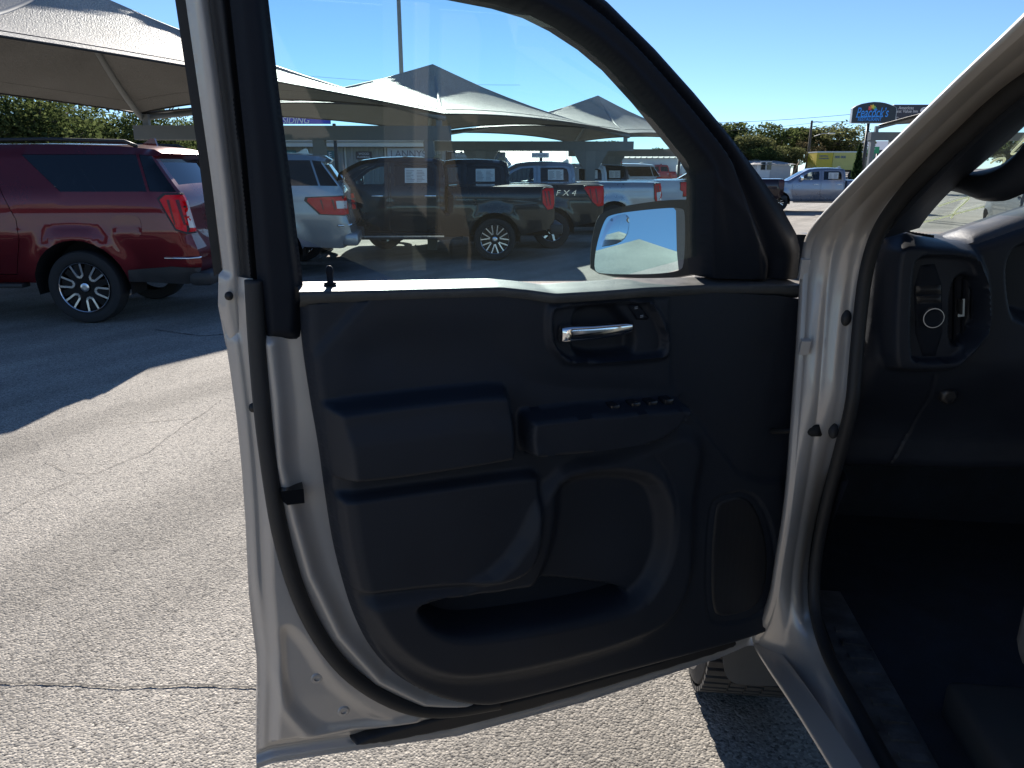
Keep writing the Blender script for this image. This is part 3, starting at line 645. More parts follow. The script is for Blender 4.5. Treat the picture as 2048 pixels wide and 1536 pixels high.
MB().box(T(.05, -3.5, .95), (.1, 1.75, .8), rzF - R(90), bev=.03).box(T(1.85, -3.5, .95), (.1, 1.75, .8), rzF - R(90), bev=.03).box(T(.95, -3.5, .75), (1.7, 1.75, .05), rzF - R(90)).box(T(.95, -4.35, .95), (1.8, .07, .8), rzF - R(90), bev=.02).build('cargo_box', M_SILVER, TRUCK)
for f in (-2.95,):
    for a in (.16, 1.74):
        m = MB(); m.lathe([(.0, -.12), (.27, -.13), (.40, -.13), (.418, -.06), (.418, .06), (.40, .13), (.27, .13), (0, .12)], 40, 'Y'); m.v = [tuple(np.array(rot_to(p, rzF)) + T(a, f, .42)) for p in m.v]; m.build('rear_wheel', M_RUBBER, TRUCK, True, flat_angle=40)
# ------------------------------------------------------------------ dash end
def PD(u, v, wd): p = RF(u, v, -.10 - wd) - HN; return (p @ AW, p[2])
def D3(a, zz, wd): return HN[None] + a[:, None] * AW[None] + (-.10 - wd)[:, None] * FW[None] + np.stack([0 * zz, 0 * zz, zz], 1)
DASH = [(1752, 478), (1772, 462), (1800, 460), (1840, 474), (1890, 482), (1935, 486), (1970, 474), (2048, 446), (2300, 370), (2300, 968), (1960, 968), (1800, 960), (1690, 962), (1684, 900), (1708, 800), (1738, 660), (1746, 560)]
dp = [PD(u, v, .0) for u, v in smooth_poly(DASH, 1)]
V, F = sheet(dp, [], .0042, .005); aq, zq = V[:, 0], V[:, 1]; dd = dist(dp, aq, zq)
def upd(poly, wr, h, r, rn=2): return h * sm(-sdf([PD(u, v, wr) for u, v in smooth_poly(poly, rn)], aq, zq) / r + .15)
wd = .03 * np.sqrt(np.clip(1 - (1 - np.clip(dd / .03, 0, 1)) ** 2, 0, 1))
wd -= .09 * sm((1.30 - zq) / .22)                         # knee panel falls away below
BZ = [(1775, 505), (1790, 484), (1820, 476), (1935, 482), (1965, 500), (1988, 560), (1990, 655), (1972, 690), (1920, 740), (1900, 748), (1795, 750), (1770, 735), (1768, 640)]
BI = [(1818, 528), (1832, 512), (1850, 507), (1930, 511), (1952, 524), (1972, 572), (1974, 640), (1964, 664), (1918, 714), (1900, 722), (1826, 723), (1812, 710), (1812, 620)]
VC = [(1893, 548), (1945, 545), (1957, 585), (1958, 630), (1940, 668), (1912, 690), (1890, 690)]
wd += upd(BZ, .05, .042, .022, 1); wd -= upd(BI, .05, .028, .008, 1); wd -= upd(VC, .03, .035, .006)
wd -= upd([(1996, 500), (2060, 474), (2320, 420), (2320, 700), (2020, 650), (2000, 600)], .0, .10, .03)
sl_ = [PD(u, v, .0) for u, v in ((1862, 745), (1862, 800), (1840, 880), (1800, 955))]
wd -= .004 * np.exp(-(dist(sl_, aq, zq, False) / .0025) ** 2)
vs, fs = slab(D3(aq, zq, wd), F, FW * .16)
mobj('dashboard', vs, fs, M_TRIM, TRUCK, True, flat_angle=70)
def wdash(u, v): a, zz = PD(u, v, .03); return wd[np.argmin((aq - a) ** 2 + (zq - zz) ** 2)]
def dslab(name, poly, mat, w0, th, rnd=1, parent=TRUCK):
    pp = [PD(u, v, w0) for u, v in (smooth_poly(poly, rnd) if rnd else poly)]; V_, F_ = sheet(pp, [], .006, .004)
    wv = w0 + th * sm(dist(pp, V_[:, 0], V_[:, 1]) / .003 + .2); vs, fs = slab(D3(V_[:, 0], V_[:, 1], wv), F_, FW * .02); return mobj(name, vs, fs, mat, parent, True, flat_angle=50)
w0 = wdash(1850, 580)
dslab('switch_plate', [(1826, 532), (1884, 526), (1884, 712), (1832, 712)], M_TRIM2, w0, .003)
dslab('button', [(1832, 572), (1882, 570), (1882, 588), (1832, 589)], pbr('button_black', (.016, .016, .018), .35), w0 + .003, .003, 0)
dslab('button', [(1832, 592), (1882, 591), (1882, 606), (1834, 608)], pbr('button_black', (.016, .016, .018), .35), w0 + .003, .003, 0)
a, zz = PD(1860, 633, w0); c = D3(np.array([a]), np.array([zz]), np.array([w0 + .004]))[0]; rot = Vector(tuple(-FW)).to_track_quat('Z', 'Y').to_matrix()
m = MB(); m.lathe([(.0205, 0), (.0205, .012), (.0195, .0135), (.0178, .0135)], 36, 'Z'); m.v = [tuple(Vector(tuple(c)) + rot @ Vector(p)) for p in m.v]; kn = m.build('light_knob', M_CHROME, TRUCK, True, flat_angle=40)
m = MB(); m.lathe([(.0178, .0135), (.0165, .0115), (.008, .0125), (0, .0125)], 36, 'Z'); m.v = [tuple(Vector(tuple(c)) + rot @ Vector(p)) for p in m.v]; m.build('knob_face', M_TRIM2, kn, True)
vent = empty('air_vent', T(*PD(1925, 620, 0)[:1], -.12, PD(1925, 620, 0)[1])); vent.parent = TRUCK; vent.matrix_parent_inverse = wmat(TRUCK).inverted()
for u0 in (1904, 1921, 1938):
    m = MB(); a0, a1 = RF(u0, 555, -.10), RF(u0 - 3, 680 if u0 < 1930 else 660, -.10); m.bar(a0, a1, .004, .035, up=tuple(FW)); m.build('vane', M_TRIM2, vent)
a0, a1 = RF(1920, 597, -.128), RF(1919, 632, -.128); MB().bar(a0, a1, .012, .014, up=tuple(FW)).build('vane_tab', M_CHROME, vent)
a0, a1 = RF(1921, 598, -.14), RF(1920, 628, -.14); MB().bar(a0, a1, .004, .012, up=tuple(FW)).build('vane_tab_insert', M_BLACK, vent)
dslab('release_lever', [(1880, 776), (1915, 776), (1912, 808), (1880, 808)], pbr('button_black', (.016, .016, .018), .35), wdash(1870, 790) + .002, .008)
# instrument cluster with its dial ticks
cl = [RF(u, v, .02) for u, v in ((1990, 490), (2300, 420), (2300, 680), (1990, 640))]
mobj('instrument_cluster', cl, [(0, 1, 2, 3)], pbr('gauge_black', (.006, .006, .007), .25), TRUCK)
m = MB()
for k in range(9):
    a = R(200 - k * 24); c0 = (2038 + 34 * math.cos(a), 562 - 22 * math.sin(a)); p = RF(*c0, .012); m.bar(p, p + np.array([0, 0, .006]), .0022, .001)
m.build('gauge_tick', pbr('gauge_white', (.6, .6, .6), .6), TRUCK)
MB().bar(RF(1992, 582, .008), RF(2014, 590, .008), .005, .002).build('gauge_needle', pbr('gauge_red', (.75, .02, .03), .5, emis=((1, .02, .03), .35)), TRUCK)
# dash top and binnacle hood
tf = [(1752, 478), (1772, 466), (1800, 464), (1840, 476), (1890, 484), (1935, 488), (1970, 477), (2048, 449), (2300, 370)]
secs = []
for u_, v_ in resample(tf, 10, False):
    p = RF(u_, v_, -.112); a, zz = (p - HN) @ AW, p[2]; hood = max(0, min(1, (u_ - 1935) / 30.))
    secs.append([T(a, -.118, zz - .012), T(a, -.112, zz), T(a, -.09, zz + .004 + .008 * hood), T(a, -.02, zz + .002 + .012 * hood), T(a, .06, 1.512 + .010 * hood), T(a, .12, 1.507), T(a, .48, 1.492)])
strip(secs, 'dash_top', pbr('dash_top_vinyl', (.055, .055, .058), .45, bump=(350, .3, .0015), var=(25, .2)), TRUCK)
m = MB()
for k in range(13):
    u0 = 1802 + k * 7; v0 = np.interp(u0, [a for a, b in tf], [b for a, b in tf]); p = RF(u0, v0, -.10); a = (p - HN) @ AW
    m.bar(T(a, -.05, p[2] + .006), T(a, .04, 1.517), .006, .006)
m.build('defrost_vent', M_BLACK, TRUCK)
# inner A-pillar trim and grab handle
tr_o = [(2110, 150), (2060, 195), (1975, 262), (1905, 330), (1840, 395), (1790, 450), (1765, 478)]
tr_i = [(2110, 205), (2048, 253), (2025, 275), (1977, 317), (1901, 381), (1857, 430), (1839, 456)]
secs = []
for (a, b_) in zip(smooth_poly(tr_o, 2, False), smooth_poly(tr_i, 2, False)):
    p0 = RA(*a, .105); p1 = RA(*b_, .215); c = (p0 + p1) / 2; dn = EYE - c; dn /= np.linalg.norm(dn)
    secs.append([p0 + FW * .03 - AW * .01, p0, p0 * .8 + p1 * .2 + dn * .016, p0 * .5 + p1 * .5 + dn * .022, p0 * .2 + p1 * .8 + dn * .014, p1, p1 + FW * .05])
strip(secs, 'pillar_trim', M_VINYL)
gh = smooth_poly([(1885, 362), (1935, 362), (1985, 372), (2030, 358), (2075, 322), (2110, 270)], 2, False)
MB().tube([RA(u, v, .235) for u, v in gh], [.016 + .014 * sm(min(i, 12) / 12.) for i in range(len(gh))], 14).build('grab_handle', M_VINYL, TRUCK, True)
# windscreen and the marker writing on it
WB = T(.5, .50, 1.49); wup = T(.5, -.32, 1.93) - WB; wn = np.cross(AW, wup); wn /= np.linalg.norm(wn)
def WS(u, v): return plane_hit(u, v, WB, wn)
vs = [WS(1742, 462), WB + AW * 1.25, WB + AW * 1.15 + wup * 1.25, WS(2150, 60)]
mobj('windscreen', vs, [(0, 1, 2, 3)], glass('windscreen_glass', (.80, .9, .88), 0, 1.0, .015), TRUCK)
k = 4.518; st = [[(1180, 645), (1230, 608), (1300, 598), (1312, 612), (1262, 690), (1340, 660), (1420, 610), (1500, 580)], [(1295, 708), (1380, 690), (1440, 650), (1500, 618)], [(1500, 412), (1420, 500), (1352, 566), (1420, 556), (1500, 530)],
                 [(710, 1035), (860, 985), (1005, 945), (940, 1010), (870, 1070), (825, 1142)], [(575, 1180), (640, 1166), (900, 1095), (1125, 1038)]]
m_mk = bpy.data.materials.new('marker_paint'); m_mk.use_nodes = True; nd, lk = nodes(m_mk); nd.clear(); ou = nd.new('ShaderNodeOutputMaterial'); df = nd.new('ShaderNodeBsdfDiffuse'); tl = nd.new('ShaderNodeBsdfTranslucent'); mx = nd.new('ShaderNodeMixShader'); mx.inputs[0].default_value = .6
df.inputs[0].default_value = tl.inputs[0].default_value = (.88, .88, .72, 1); lk.new(df.outputs[0], mx.inputs[1]); lk.new(tl.outputs[0], mx.inputs[2]); lk.new(mx.outputs[0], ou.inputs[0])
for s in st:
    m = MB(); m.tube([WS(1720 + a / k, 180 + b_ / k) - wn * .004 * np.sign(wn @ (WB - EYE)) for a, b_ in smooth_poly(s, 2, False)], .0024, 6); m.build('marker_stroke', m_mk, TRUCK, True)
# footwell: kick panel, bulkhead, knee bolster underside, scuff plate
kp = smooth_poly([(1716, 962), (1676, 1060), (1655, 1160), (1660, 1240), (1690, 1310)], 1, False)
secs = [[RA(u - 40, v, .105), RA(u - 18, v, .108), T(.125, .10, max(.60, RA(u, v, .12)[2])), T(.14, .62, max(.60, RA(u, v, .12)[2]))] for u, v in kp]
strip(secs, 'kick_panel', M_TRIM2)
fw_ = [T(.05, .62, .56), T(1.85, .62, .56), T(1.85, .47, 1.488), T(.05, .47, 1.488)]
mobj('bulkhead', fw_, [(0, 1, 2, 3)], M_CARPET, TRUCK)
MB().box(T(.95, .30, 1.075), (1.66, .5, .03), rzF - R(90)).build('knee_panel', M_BLACK, TRUCK)
m = MB(); m.box(T(.165, -.62, .594), (.12, 1.5, .012), rzF - R(90), bev=.004)
for k_ in range(26): m.box(T(.185, -.05 - k_ * .05, .602), (.05, .018, .008), rzF - R(90))
m.build('scuff_plate', pbr('scuff_plastic', (.10, .105, .11), .34, var=(18, .6), bump=(120, .3, .002)), TRUCK)
# seat edge at the side
c = RF(2172, 1322, -.52); MB().box(c, (.10, .26, .17), rzF - R(90), bev=.04).build('seat', pbr('seat_cloth', (.14, .13, .12), .85, bump=(300, .4, .002)), TRUCK, True)
c = RF(1995, 1500, -.45); MB().box(c + np.array([.08, 0, -.03]), (.22, .3, .12), rzF - R(90), bev=.02).build('seat_base', pbr('seat_plastic', (.05, .048, .046), .6), TRUCK, True)
MB().box(T(.75, -1.35, 1.15), (.5, .6, .65), rzF - R(90), bev=.12).build('seat_back', M_VINYL, TRUCK, True)
# ------------------------------------------------------------------ parked vehicles
M_TYRE = pbr('tyre', (.022, .022, .023), .8, var=(20, .25)); M_RIMD = pbr('rim_dark', (.012, .012, .014), .25, .5); M_RIMB = pbr('rim_bright', (.75, .76, .78), .22, 1.0)
M_RED = pbr('lamp_red', (.42, .0, .004), .25, spec=.25, coat=.15, emis=((1, .0, .01), .03)); M_CLEAR = pbr('lamp_clear', (.75, .72, .72), .1, coat=1.0)
M_GD = glass('privacy_glass', (.07, .075, .08), 0, 1.0); M_GL = glass('clear_glass', (.72, .80, .80), 0, 1.0); M_BPL = pbr('black_plastic', (.025, .025, .026), .55, var=(15, .15))
M_PAPER = pbr('paper', (.78, .77, .74), .7); M_INK = pbr('ink', (.12, .13, .16), .7)
def paint(name, col, metal=.3, rough=.35): return pbr('paint_' + name, col, rough, metal, .75, spec=.35, var=(1.2, .04), coat_rough=.02)
def wheel(parent, x, y, style, R_=.41, rr=.27, side=1, hidden=False, spokes=6):
    m = MB(); s = side
    m.lathe([(rr * .98, -.10 * s), (R_ - .06, -.125 * s), (R_ - .015, -.115 * s), (R_, -.08 * s), (R_, .08 * s), (R_ - .015, .115 * s), (R_ - .05, .128 * s), (rr + .02, .118 * s), (rr * .98, .095 * s)], 40, 'Y', (x, y, R_))
    t = m.build('tyre', M_TYRE, parent, True, flat_angle=35)
    t.name = 'wheel'
    if hidden: return t
    m = MB(); m.lathe([(rr, .10 * s), (rr * .985, .118 * s), (rr * .93, .112 * s), (rr * .90, .06 * s), (rr * .86, -.02 * s), (0, -.02 * s)], 40, 'Y', (x, y, R_)); rim = m.build('rim', M_RIMD, t, True, flat_angle=35)
    m = MB(); m.lathe([(rr * .995, .117 * s), (rr * .98, .124 * s), (rr * .955, .118 * s)], 40, 'Y', (x, y, R_))
    c0 = np.array([x, y, R_])
    def pt(r, a, h): return c0 + np.array([r * math.cos(a), h * s, r * math.sin(a)])
    for k in range(spokes):
        a = 2 * math.pi * (k + .25) / spokes
        if style == 'U':
            for da in (-.21, .21):
                m.bar(pt(rr * .94, a + da * 1.0, .108), pt(rr * .50, a + da * 1.15, .10), .022, .02, up=(0, 1, 0))
            m.bar(pt(rr * .50, a - .25, .10), pt(rr * .40, a, .10), .024, .02, up=(0, 1, 0)); m.bar(pt(rr * .50, a + .25, .10), pt(rr * .40, a, .10), .024, .02, up=(0, 1, 0))
        elif style == 'Y':
            for da in (-.24, .24): m.bar(pt(rr * .95, a + da, .108), pt(rr * .34, a + da * .30, .095), .022, .02, up=(0, 1, 0))
        else:
            m.bar(pt(rr * .95, a, .108), pt(rr * .2, a, .095), .045, .02, up=(0, 1, 0))
    m.lathe([(rr * .17, .08 * s), (rr * .17, .108 * s), (rr * .1, .114 * s), (0, .114 * s)], 20, 'Y', tuple(c0))
    m.build('spokes', M_RIMB, t, False)
    m = MB()
    for k in range(spokes):
        a = 2 * math.pi * (k + .75) / spokes; m.bar(pt(rr * .92, a, .085), pt(rr * .2, a, .082), .07, .02, up=(0, 1, 0))
        m.bar(pt(rr * .92, a + math.pi / spokes, .085), pt(rr * .2, a + math.pi / spokes, .082), .07, .02, up=(0, 1, 0))
    m.build('spoke_back', M_RIMD, t, False)
    return t
def arc(cx, cz, r, a0, a1, n=14): return [(cx + r * math.cos(R(a0 + (a1 - a0) * i / n)), cz + r * math.sin(R(a0 + (a1 - a0) * i / n))) for i in range(n + 1)]
SPEC = {}
SPEC['pickup'] = dict(L=5.9, xr=1.22, xf=4.97, ar=.50, belt=1.36, H=1.92,
    top=[(.10, .62), (.06, .80), (.05, 1.28), (.09, 1.385), (.20, 1.40), (2.11, 1.40), (2.13, .92), (2.17, .92), (2.17, 1.42), (2.185, 1.66), (2.23, 1.86), (2.36, 1.91), (2.9, 1.935), (3.4, 1.925), (3.75, 1.88), (3.98, 1.77), (4.62, 1.39), (4.75, 1.385), (5.5, 1.27), (5.78, 1.17), (5.86, 1.02), (5.88, .62), (5.80, .46)],
    ws=(15, 16), rw=(8, 10),
    doors=[([(2.26, .56), (3.20, .56), (3.20, 1.85), (2.44, 1.85), (2.32, 1.81), (2.27, 1.66), (2.26, 1.40)], [(2.36, 1.42), (3.12, 1.42), (3.12, 1.79), (2.50, 1.79), (2.40, 1.75), (2.36, 1.62)], (2.34, 1.23), 'dark', (2.50, 1.47, .42, .27)),
           ([(3.23, .56), (4.36, .56), (4.44, .9), (4.44, 1.36), (3.90, 1.735), (3.66, 1.825), (3.23, 1.85)], [(3.31, 1.42), (4.15, 1.42), (4.16, 1.47), (3.83, 1.69), (3.61, 1.775), (3.31, 1.79)], (3.34, 1.23), 'clear', None)], fixed=[])
SPEC['longbed'] = dict(SPEC['pickup'])
SPEC['suv'] = dict(L=5.72, xr=1.31, xf=4.72, ar=.52, belt=1.42, H=1.94,
    top=[(.16, .46), (.04, .56), (.0, .68), (.03, .84), (.08, 1.02), (.10, 1.38), (.20, 1.52), (.40, 1.80), (.34, 1.86), (.42, 1.90), (.8, 1.935), (1.6, 1.955), (2.6, 1.95), (3.2, 1.92), (3.5, 1.86), (3.75, 1.75), (4.45, 1.38), (4.6, 1.37), (5.3, 1.27), (5.6, 1.15), (5.7, .95), (5.7, .6), (5.6, .42)],
    ws=(15, 16), rw=(6, 7),
    doors=[([(2.02, .56), (3.02, .56), (3.02, 1.86), (2.16, 1.865), (2.04, 1.50), (1.90, 1.16), (1.90, .95)], [(2.16, 1.47), (2.94, 1.47), (2.94, 1.80), (2.26, 1.80)], (2.22, 1.22), 'dark', None),
           ([(3.05, .56), (4.12, .56), (4.22, .9), (4.22, 1.38), (3.66, 1.74), (3.40, 1.83), (3.05, 1.86)], [(3.13, 1.47), (4.0, 1.47), (3.58, 1.72), (3.35, 1.785), (3.13, 1.80)], (3.18, 1.22), 'dark', None)],
    fixed=[[(.47, 1.455), (1.40, 1.455), (1.82, 1.845), (.59, 1.845)], [(.17, 1.45), (.44, 1.455), (.56, 1.845), (.42, 1.83), (.41, 1.79)]])
def vehicle(name, kind, label, cat, pmat, group, lamp, style, rim=.27, lower=None, handles='chrome', sticker=True, bed_extra=0.0, spokes=6, detail=True, pane_dark=False, fender=0.0, lmat=None):
    S = SPEC[kind]; dx = bed_extra
    sh = lambda p: (p[0] + (dx if p[0] > 1.9 and dx else 0), p[1])
    root = empty(name, (0, 0, 0), 0, label, cat, group)
    top = [sh(p) for p in S['top']]; xr = S['xr'] + dx * .55; xf = S['xf'] + dx; ar = S['ar']; bz = top[0][1]; fz = top[-1][1]
    # side outline with wheel arches
    bottom = [(xf + ar + .03, .47)] + arc(xf, .42, ar, 5, 175) + [(xf - ar - .05, .47), (xr + ar + .05, .47)] + arc(xr, .42, ar, 5, 175) + [(xr - ar - .03, .5)]
    out = top + bottom
    doors = [([sh(p) for p in d], [sh(p) for p in wn_], sh(h), tp, st) for d, wn_, h, tp, st in S['doors']]; fixed = [[sh(p) for p in f] for f in S['fixed']]
    # front/rear door lower corners follow the arches
    Lx = S['L'] + dx
    def W(x, z):
        x = np.asarray(x, float); z = np.asarray(z, float)
        y = np.interp(z, [.40, .55, .80, 1.00, 1.08, 1.25, S['belt'], S['belt'] + .05, S['H']], [.905, .955, .985, 1.0, .992, .985, .968, .952, .80])
        y = y - .13 * sm((x - (Lx - .9)) / .9) ** 1.5 - .05 * sm((.35 - x) / .35)
        for cx in (xr, xf):
            d = np.hypot(x - cx, z - .42); y = y + (.028 + fender * (cx == xr)) * sm((ar + .13 - d) / .07) * (z > .3)
        d = dist(top, x.ravel(), z.ravel(), closed=False).reshape(x.shape); r = .065
        return y - r * (1 - np.sqrt(np.clip(1 - (1 - np.clip(d / r, 0, 1)) ** 2, 0, 1)))
    mb = MB()
    step = .085 if detail else .14
    hol = [d[0] for d in doors] + fixed
    V, F = sheet(out, hol, step, .05); y = W(V[:, 0], V[:, 1])
    for s in (1, -1):
        mb.add(np.stack([V[:, 0], s * y, V[:, 1]], 1), F[:, ::-1] if s > 0 else F)
    # cap over bonnet, roof, tail
    fr = [-1, -.96, -.9, -.6, -.3, 0, .3, .6, .9, .96, 1]
    glass_f = {}
    segs = []; path = []
    for i in range(len(top) - 1):
        k = max(1, int(np.hypot(top[i + 1][0] - top[i][0], top[i + 1][1] - top[i][1]) / .12))
        for j in range(k): path.append((top[i][0] + (top[i + 1][0] - top[i][0]) * j / k, top[i][1] + (top[i + 1][1] - top[i][1]) * j / k)); segs.append(i)
    path.append(top[-1]); pa = np.array(path); We = W(pa[:, 0], pa[:, 1])
    tan = np.gradient(pa, axis=0); tan /= np.linalg.norm(tan, axis=1)[:, None] + 1e-9; nrm = np.stack([-tan[:, 1], tan[:, 0]], 1)
    cv = []
    for p, we, nn_ in zip(pa, We, nrm):
        cr = .035
        for f in fr: c = cr * (1 - f * f); cv.append((p[0] + nn_[0] * c, f * we, p[1] + nn_[1] * c))
    n = len(fr); cf = []; gw = []; gr = []
    for i in range(len(path) - 1):
        for k in range(n - 1):
            q_ = (i * n + k, (i + 1) * n + k, (i + 1) * n + k + 1, i * n + k + 1)
            if 2 <= k <= n - 4 and S['ws'][0] <= segs[i] < S['ws'][1]: gw.append(q_)
            elif 2 <= k <= n - 4 and S['rw'][0] <= segs[i] < S['rw'][1]: gr.append(q_)
            else: cf.append(q_)
    mb.add(cv, cf)
    mb.add([(top[0][0], -.8, .47), (top[-1][0], -.8, .47), (top[-1][0], .8, .47), (top[0][0], .8, .47)], [(0, 1, 2, 3)], 1)
    for cx in (xr, xf):
        for s in (1, -1):
            A_ = arc(cx, .42, ar, -10, 190, 16); ya = W(np.array([a for a, b in A_]), np.array([b for a, b in A_]))
            vs = [(a, s * yy, b) for (a, b), yy in zip(A_, ya)] + [(a, s * .55, b) for a, b in A_]; k = len(A_)
            mb.add(vs, [(i, i + 1, i + 1 + k, i + k) for i in range(k - 1)] + [tuple(range(k, 2 * k))], 1)
    body = mb.build('body', [pmat, M_BLACK], root, True, False, 40)
    mobj('windscreen', cv, gw, M_GL, root, True, False); mobj('rear_window', cv, gr, M_GD, root, True, False)
    def offs(poly, d):
        c = np.mean(poly, 0); return [tuple(np.array(p) + (c - np.array(p)) / np.linalg.norm(c - np.array(p)) * d) for p in poly]
    def side_patch(nm, poly, mat, off, par, s=1, holes=(), st=None, th=None, sm_=True):
        V_, F_ = sheet(poly, holes, st or step, min(.05, st or .05)); yy = W(V_[:, 0], V_[:, 1]) + off; V3 = np.stack([V_[:, 0], s * yy, V_[:, 1]], 1); F_ = F_[:, ::-1] if s > 0 else F_
        if th: V3, F_ = slab(V3, F_, np.array([0, -s * th, 0]))
        return mobj(nm, V3, F_, mat, par, sm_, False, 40)
    for s in (1, -1):
        for dpoly_, win, hp, tp, st_ in doors:
            dr = side_patch('door', offs(dpoly_, .008), pmat, .0, root, s, [win], th=.03)
            side_patch('window_glass', win, M_GD if tp == 'dark' or pane_dark else M_GL, -.012, dr, s)
            if s > 0:
                m = MB(); yy = float(W(np.array([hp[0]]), np.array([hp[1]]))[0]); m.box((hp[0] + .10, yy + .035, hp[1]), (.22, .022, .028), bev=.008).box((hp[0] + .01, yy + .012, hp[1]), (.03, .04, .024)).box((hp[0] + .19, yy + .012, hp[1]), (.03, .04, .024)); m.build('handle', M_CHROME if handles == 'chrome' else pmat, dr, True, False, 40)
                if st_ and sticker:
                    x0, z0, ww, hh = st_; x0 += dx; stp = [(x0, z0), (x0 + ww, z0), (x0 + ww, z0 + hh), (x0, z0 + hh)]
                    so_ = side_patch('window_sticker', stp, M_PAPER, .004, dr, s, st=.05)
                    m = MB(); rng = random.Random(len(label))
                    for row in range(8):
                        for c_ in range(2):
                            wl = ww * .40 * rng.uniform(.5, 1); xx = x0 + ww - ww * (.06 + c_ * .48) - wl / 2; zz_ = z0 + hh * (.12 + row * .1); yy = float(W(np.array([xx]), np.array([zz_]))[0]) + .0065
                            m.box((xx, yy, zz_), (wl, .001, hh * .028))
                    m.build('print', M_INK, so_, False, False)
        for f in fixed: side_patch('side_window', f, M_GD, -.006, root, s)
    # lamps
    for s in (1, -1):
        lp, clear = lamp
        lpp = [sh(p) for p in lp]; lc = np.mean(lpp, 0)
        side_patch('lamp_bezel', [tuple(lc + (np.array(p) - lc) * 1.10 + [.012, 0]) for p in lpp], M_BPL, .006, root, s, st=.05, th=.04)
        tl_ = side_patch('tail_lamp', lpp, lmat or M_RED, .014, root, s, st=.04, th=.05)
        if s > 0 and detail:
            for t_, wd_ in ((.34, .018), (.62, .014)):
                zb_, zt_ = min(p[1] for p in lpp) + .03, max(p[1] for p in lpp) - .03; xa_, xb_ = min(p[0] for p in lpp), max(p[0] for p in lpp); xc_ = xa_ + (xb_ - xa_) * t_
                bar_ = [(xc_ - wd_, zb_ + .05), (xc_, zb_ + .05), (xc_ + wd_ + (zt_ - zb_) * .12, zt_ - .02), (xc_ - wd_ + (zt_ - zb_) * .12, zt_ - .02)]
                side_patch('lamp_bar', bar_, pbr('lamp_deep', (.09, 0, .002), .3), .017, tl_, s, st=.05)
        if clear: side_patch('reverse_lamp', [sh(p) for p in clear], M_CLEAR, .018, root, s, st=.04, th=.04)
    for s in (1, -1):
        for cx in (xr, xf): wheel(root, cx, s * (.83 + (fender if cx == xr else 0) * .8), style, .41, rim, s, hidden=(s < 0), spokes=spokes)
    m = MB(); m.box((xr + (xf - xr) / 2, .93, .44), (xf - xr - 2 * ar - .25, .16, .05), bev=.015); m.build('running_board', M_BPL, root, True, False, 40)
    m = MB(); zz_b = .50 if kind == 'suv' and lower is None else .60; m.box((.02, 0, zz_b), (.26, 1.86, .16 if zz_b < .6 else .20), bev=.05); m.build('bumper', lower or M_BPL, root, True, False, 40)
    mx = doors[1][1][1][0] - .06; m = MB(); yy = float(W(np.array([mx]), np.array([1.40]))[0])
    for s in (1, -1):
        m = MB(); m.box((mx, s * (yy + .17), 1.50), (.14, .20, .24), bev=.04).bar((mx, s * (yy - .02), 1.40), (mx, s * (yy + .10), 1.44), .06, .05); m.build('mirror', pmat if handles != 'chrome' else M_CHROME, root, True, False, 40)
    # seats seen through the glass
    for xs_ in (doors[0][1][0][0] + .15, doors[1][1][0][0] + .02):
        for yv in (.38, -.38):
            m = MB(); m.box((xs_, yv, 1.15), (.16, .5, .62), bev=.05).box((xs_ - .02, yv, 1.58), (.10, .26, .18), bev=.04); m.build('seat', M_BLACK, root, True, False, 40)
    zr = [t for t in top if abs(t[1] - max(b for a, b in top)) < .03][0]
    m = MB(); A_ = [(zr[0] + .12, 0, zr[1] + .02), (zr[0] - .10, 0, zr[1] + .02), (zr[0] - .08, 0, zr[1] + .11), (zr[0] - .04, 0, zr[1] + .11)]
    m.add([(a, .02, c) for a, b, c in A_] + [(a, -.02, c) for a, b, c in A_], [(0, 1, 2, 3), (7, 6, 5, 4), (0, 4, 5, 1), (1, 5, 6, 2), (2, 6, 7, 3), (3, 7, 4, 0)]); m.build('antenna', pmat, root, False, False)
    root['_xr'] = xr; root['_dx'] = dx
    return root, W, side_patch
def place(root, pu, pv, heading=0.0, s=1.0, yd=None):
    """rear wheel's ground contact under the photograph's point (pu, pv)"""
    g = ground(pu, pv) if yd is None else at(pu, pv, yd)
    if yd is not None: g[2] = terrain(0, yd)
    a = math.pi + heading; c, sn = math.cos(a), math.sin(a); x, y = root['_xr'] * s, .92 * s
    root.location = (g[0] - (c * x - sn * y), g[1] - (sn * x + c * y), g[2]); root.rotation_euler = (0, 0, a); root.scale = (s, s, s)
    del root['_xr']; del root['_dx']
    return root
P_RED = paint('dark_red', (.12, .002, .0065), .6, .32); P_BLK = paint('black', (.006, .007, .009), .1, .3); P_SIL = paint('silver', (.34, .37, .41), .6, .3); P_WHT = paint('white', (.62, .64, .66), .05, .35)
P_GRY = paint('grey', (.13, .14, .15), .4, .32); P_MAR = paint('maroon', (.018, .0012, .004), .2, .4); P_SBL = paint('silver_blue', (.24, .26, .32), .6, .30)
GV = 'vehicles parked in a row under the shade canopies'
L_SUV = ([(.0, 1.03), (.09, 1.02), (.19, 1.06), (.33, 1.37), (.27, 1.42), (.10, 1.42), (.04, 1.25)], [(.0, 1.07), (.06, 1.07), (.10, 1.36), (.06, 1.36)])
L_GM = ([(.10, .99), (.20, .97), (.30, 1.10), (.31, 1.33), (.24, 1.37), (.09, 1.37), (.07, 1.1)], None)
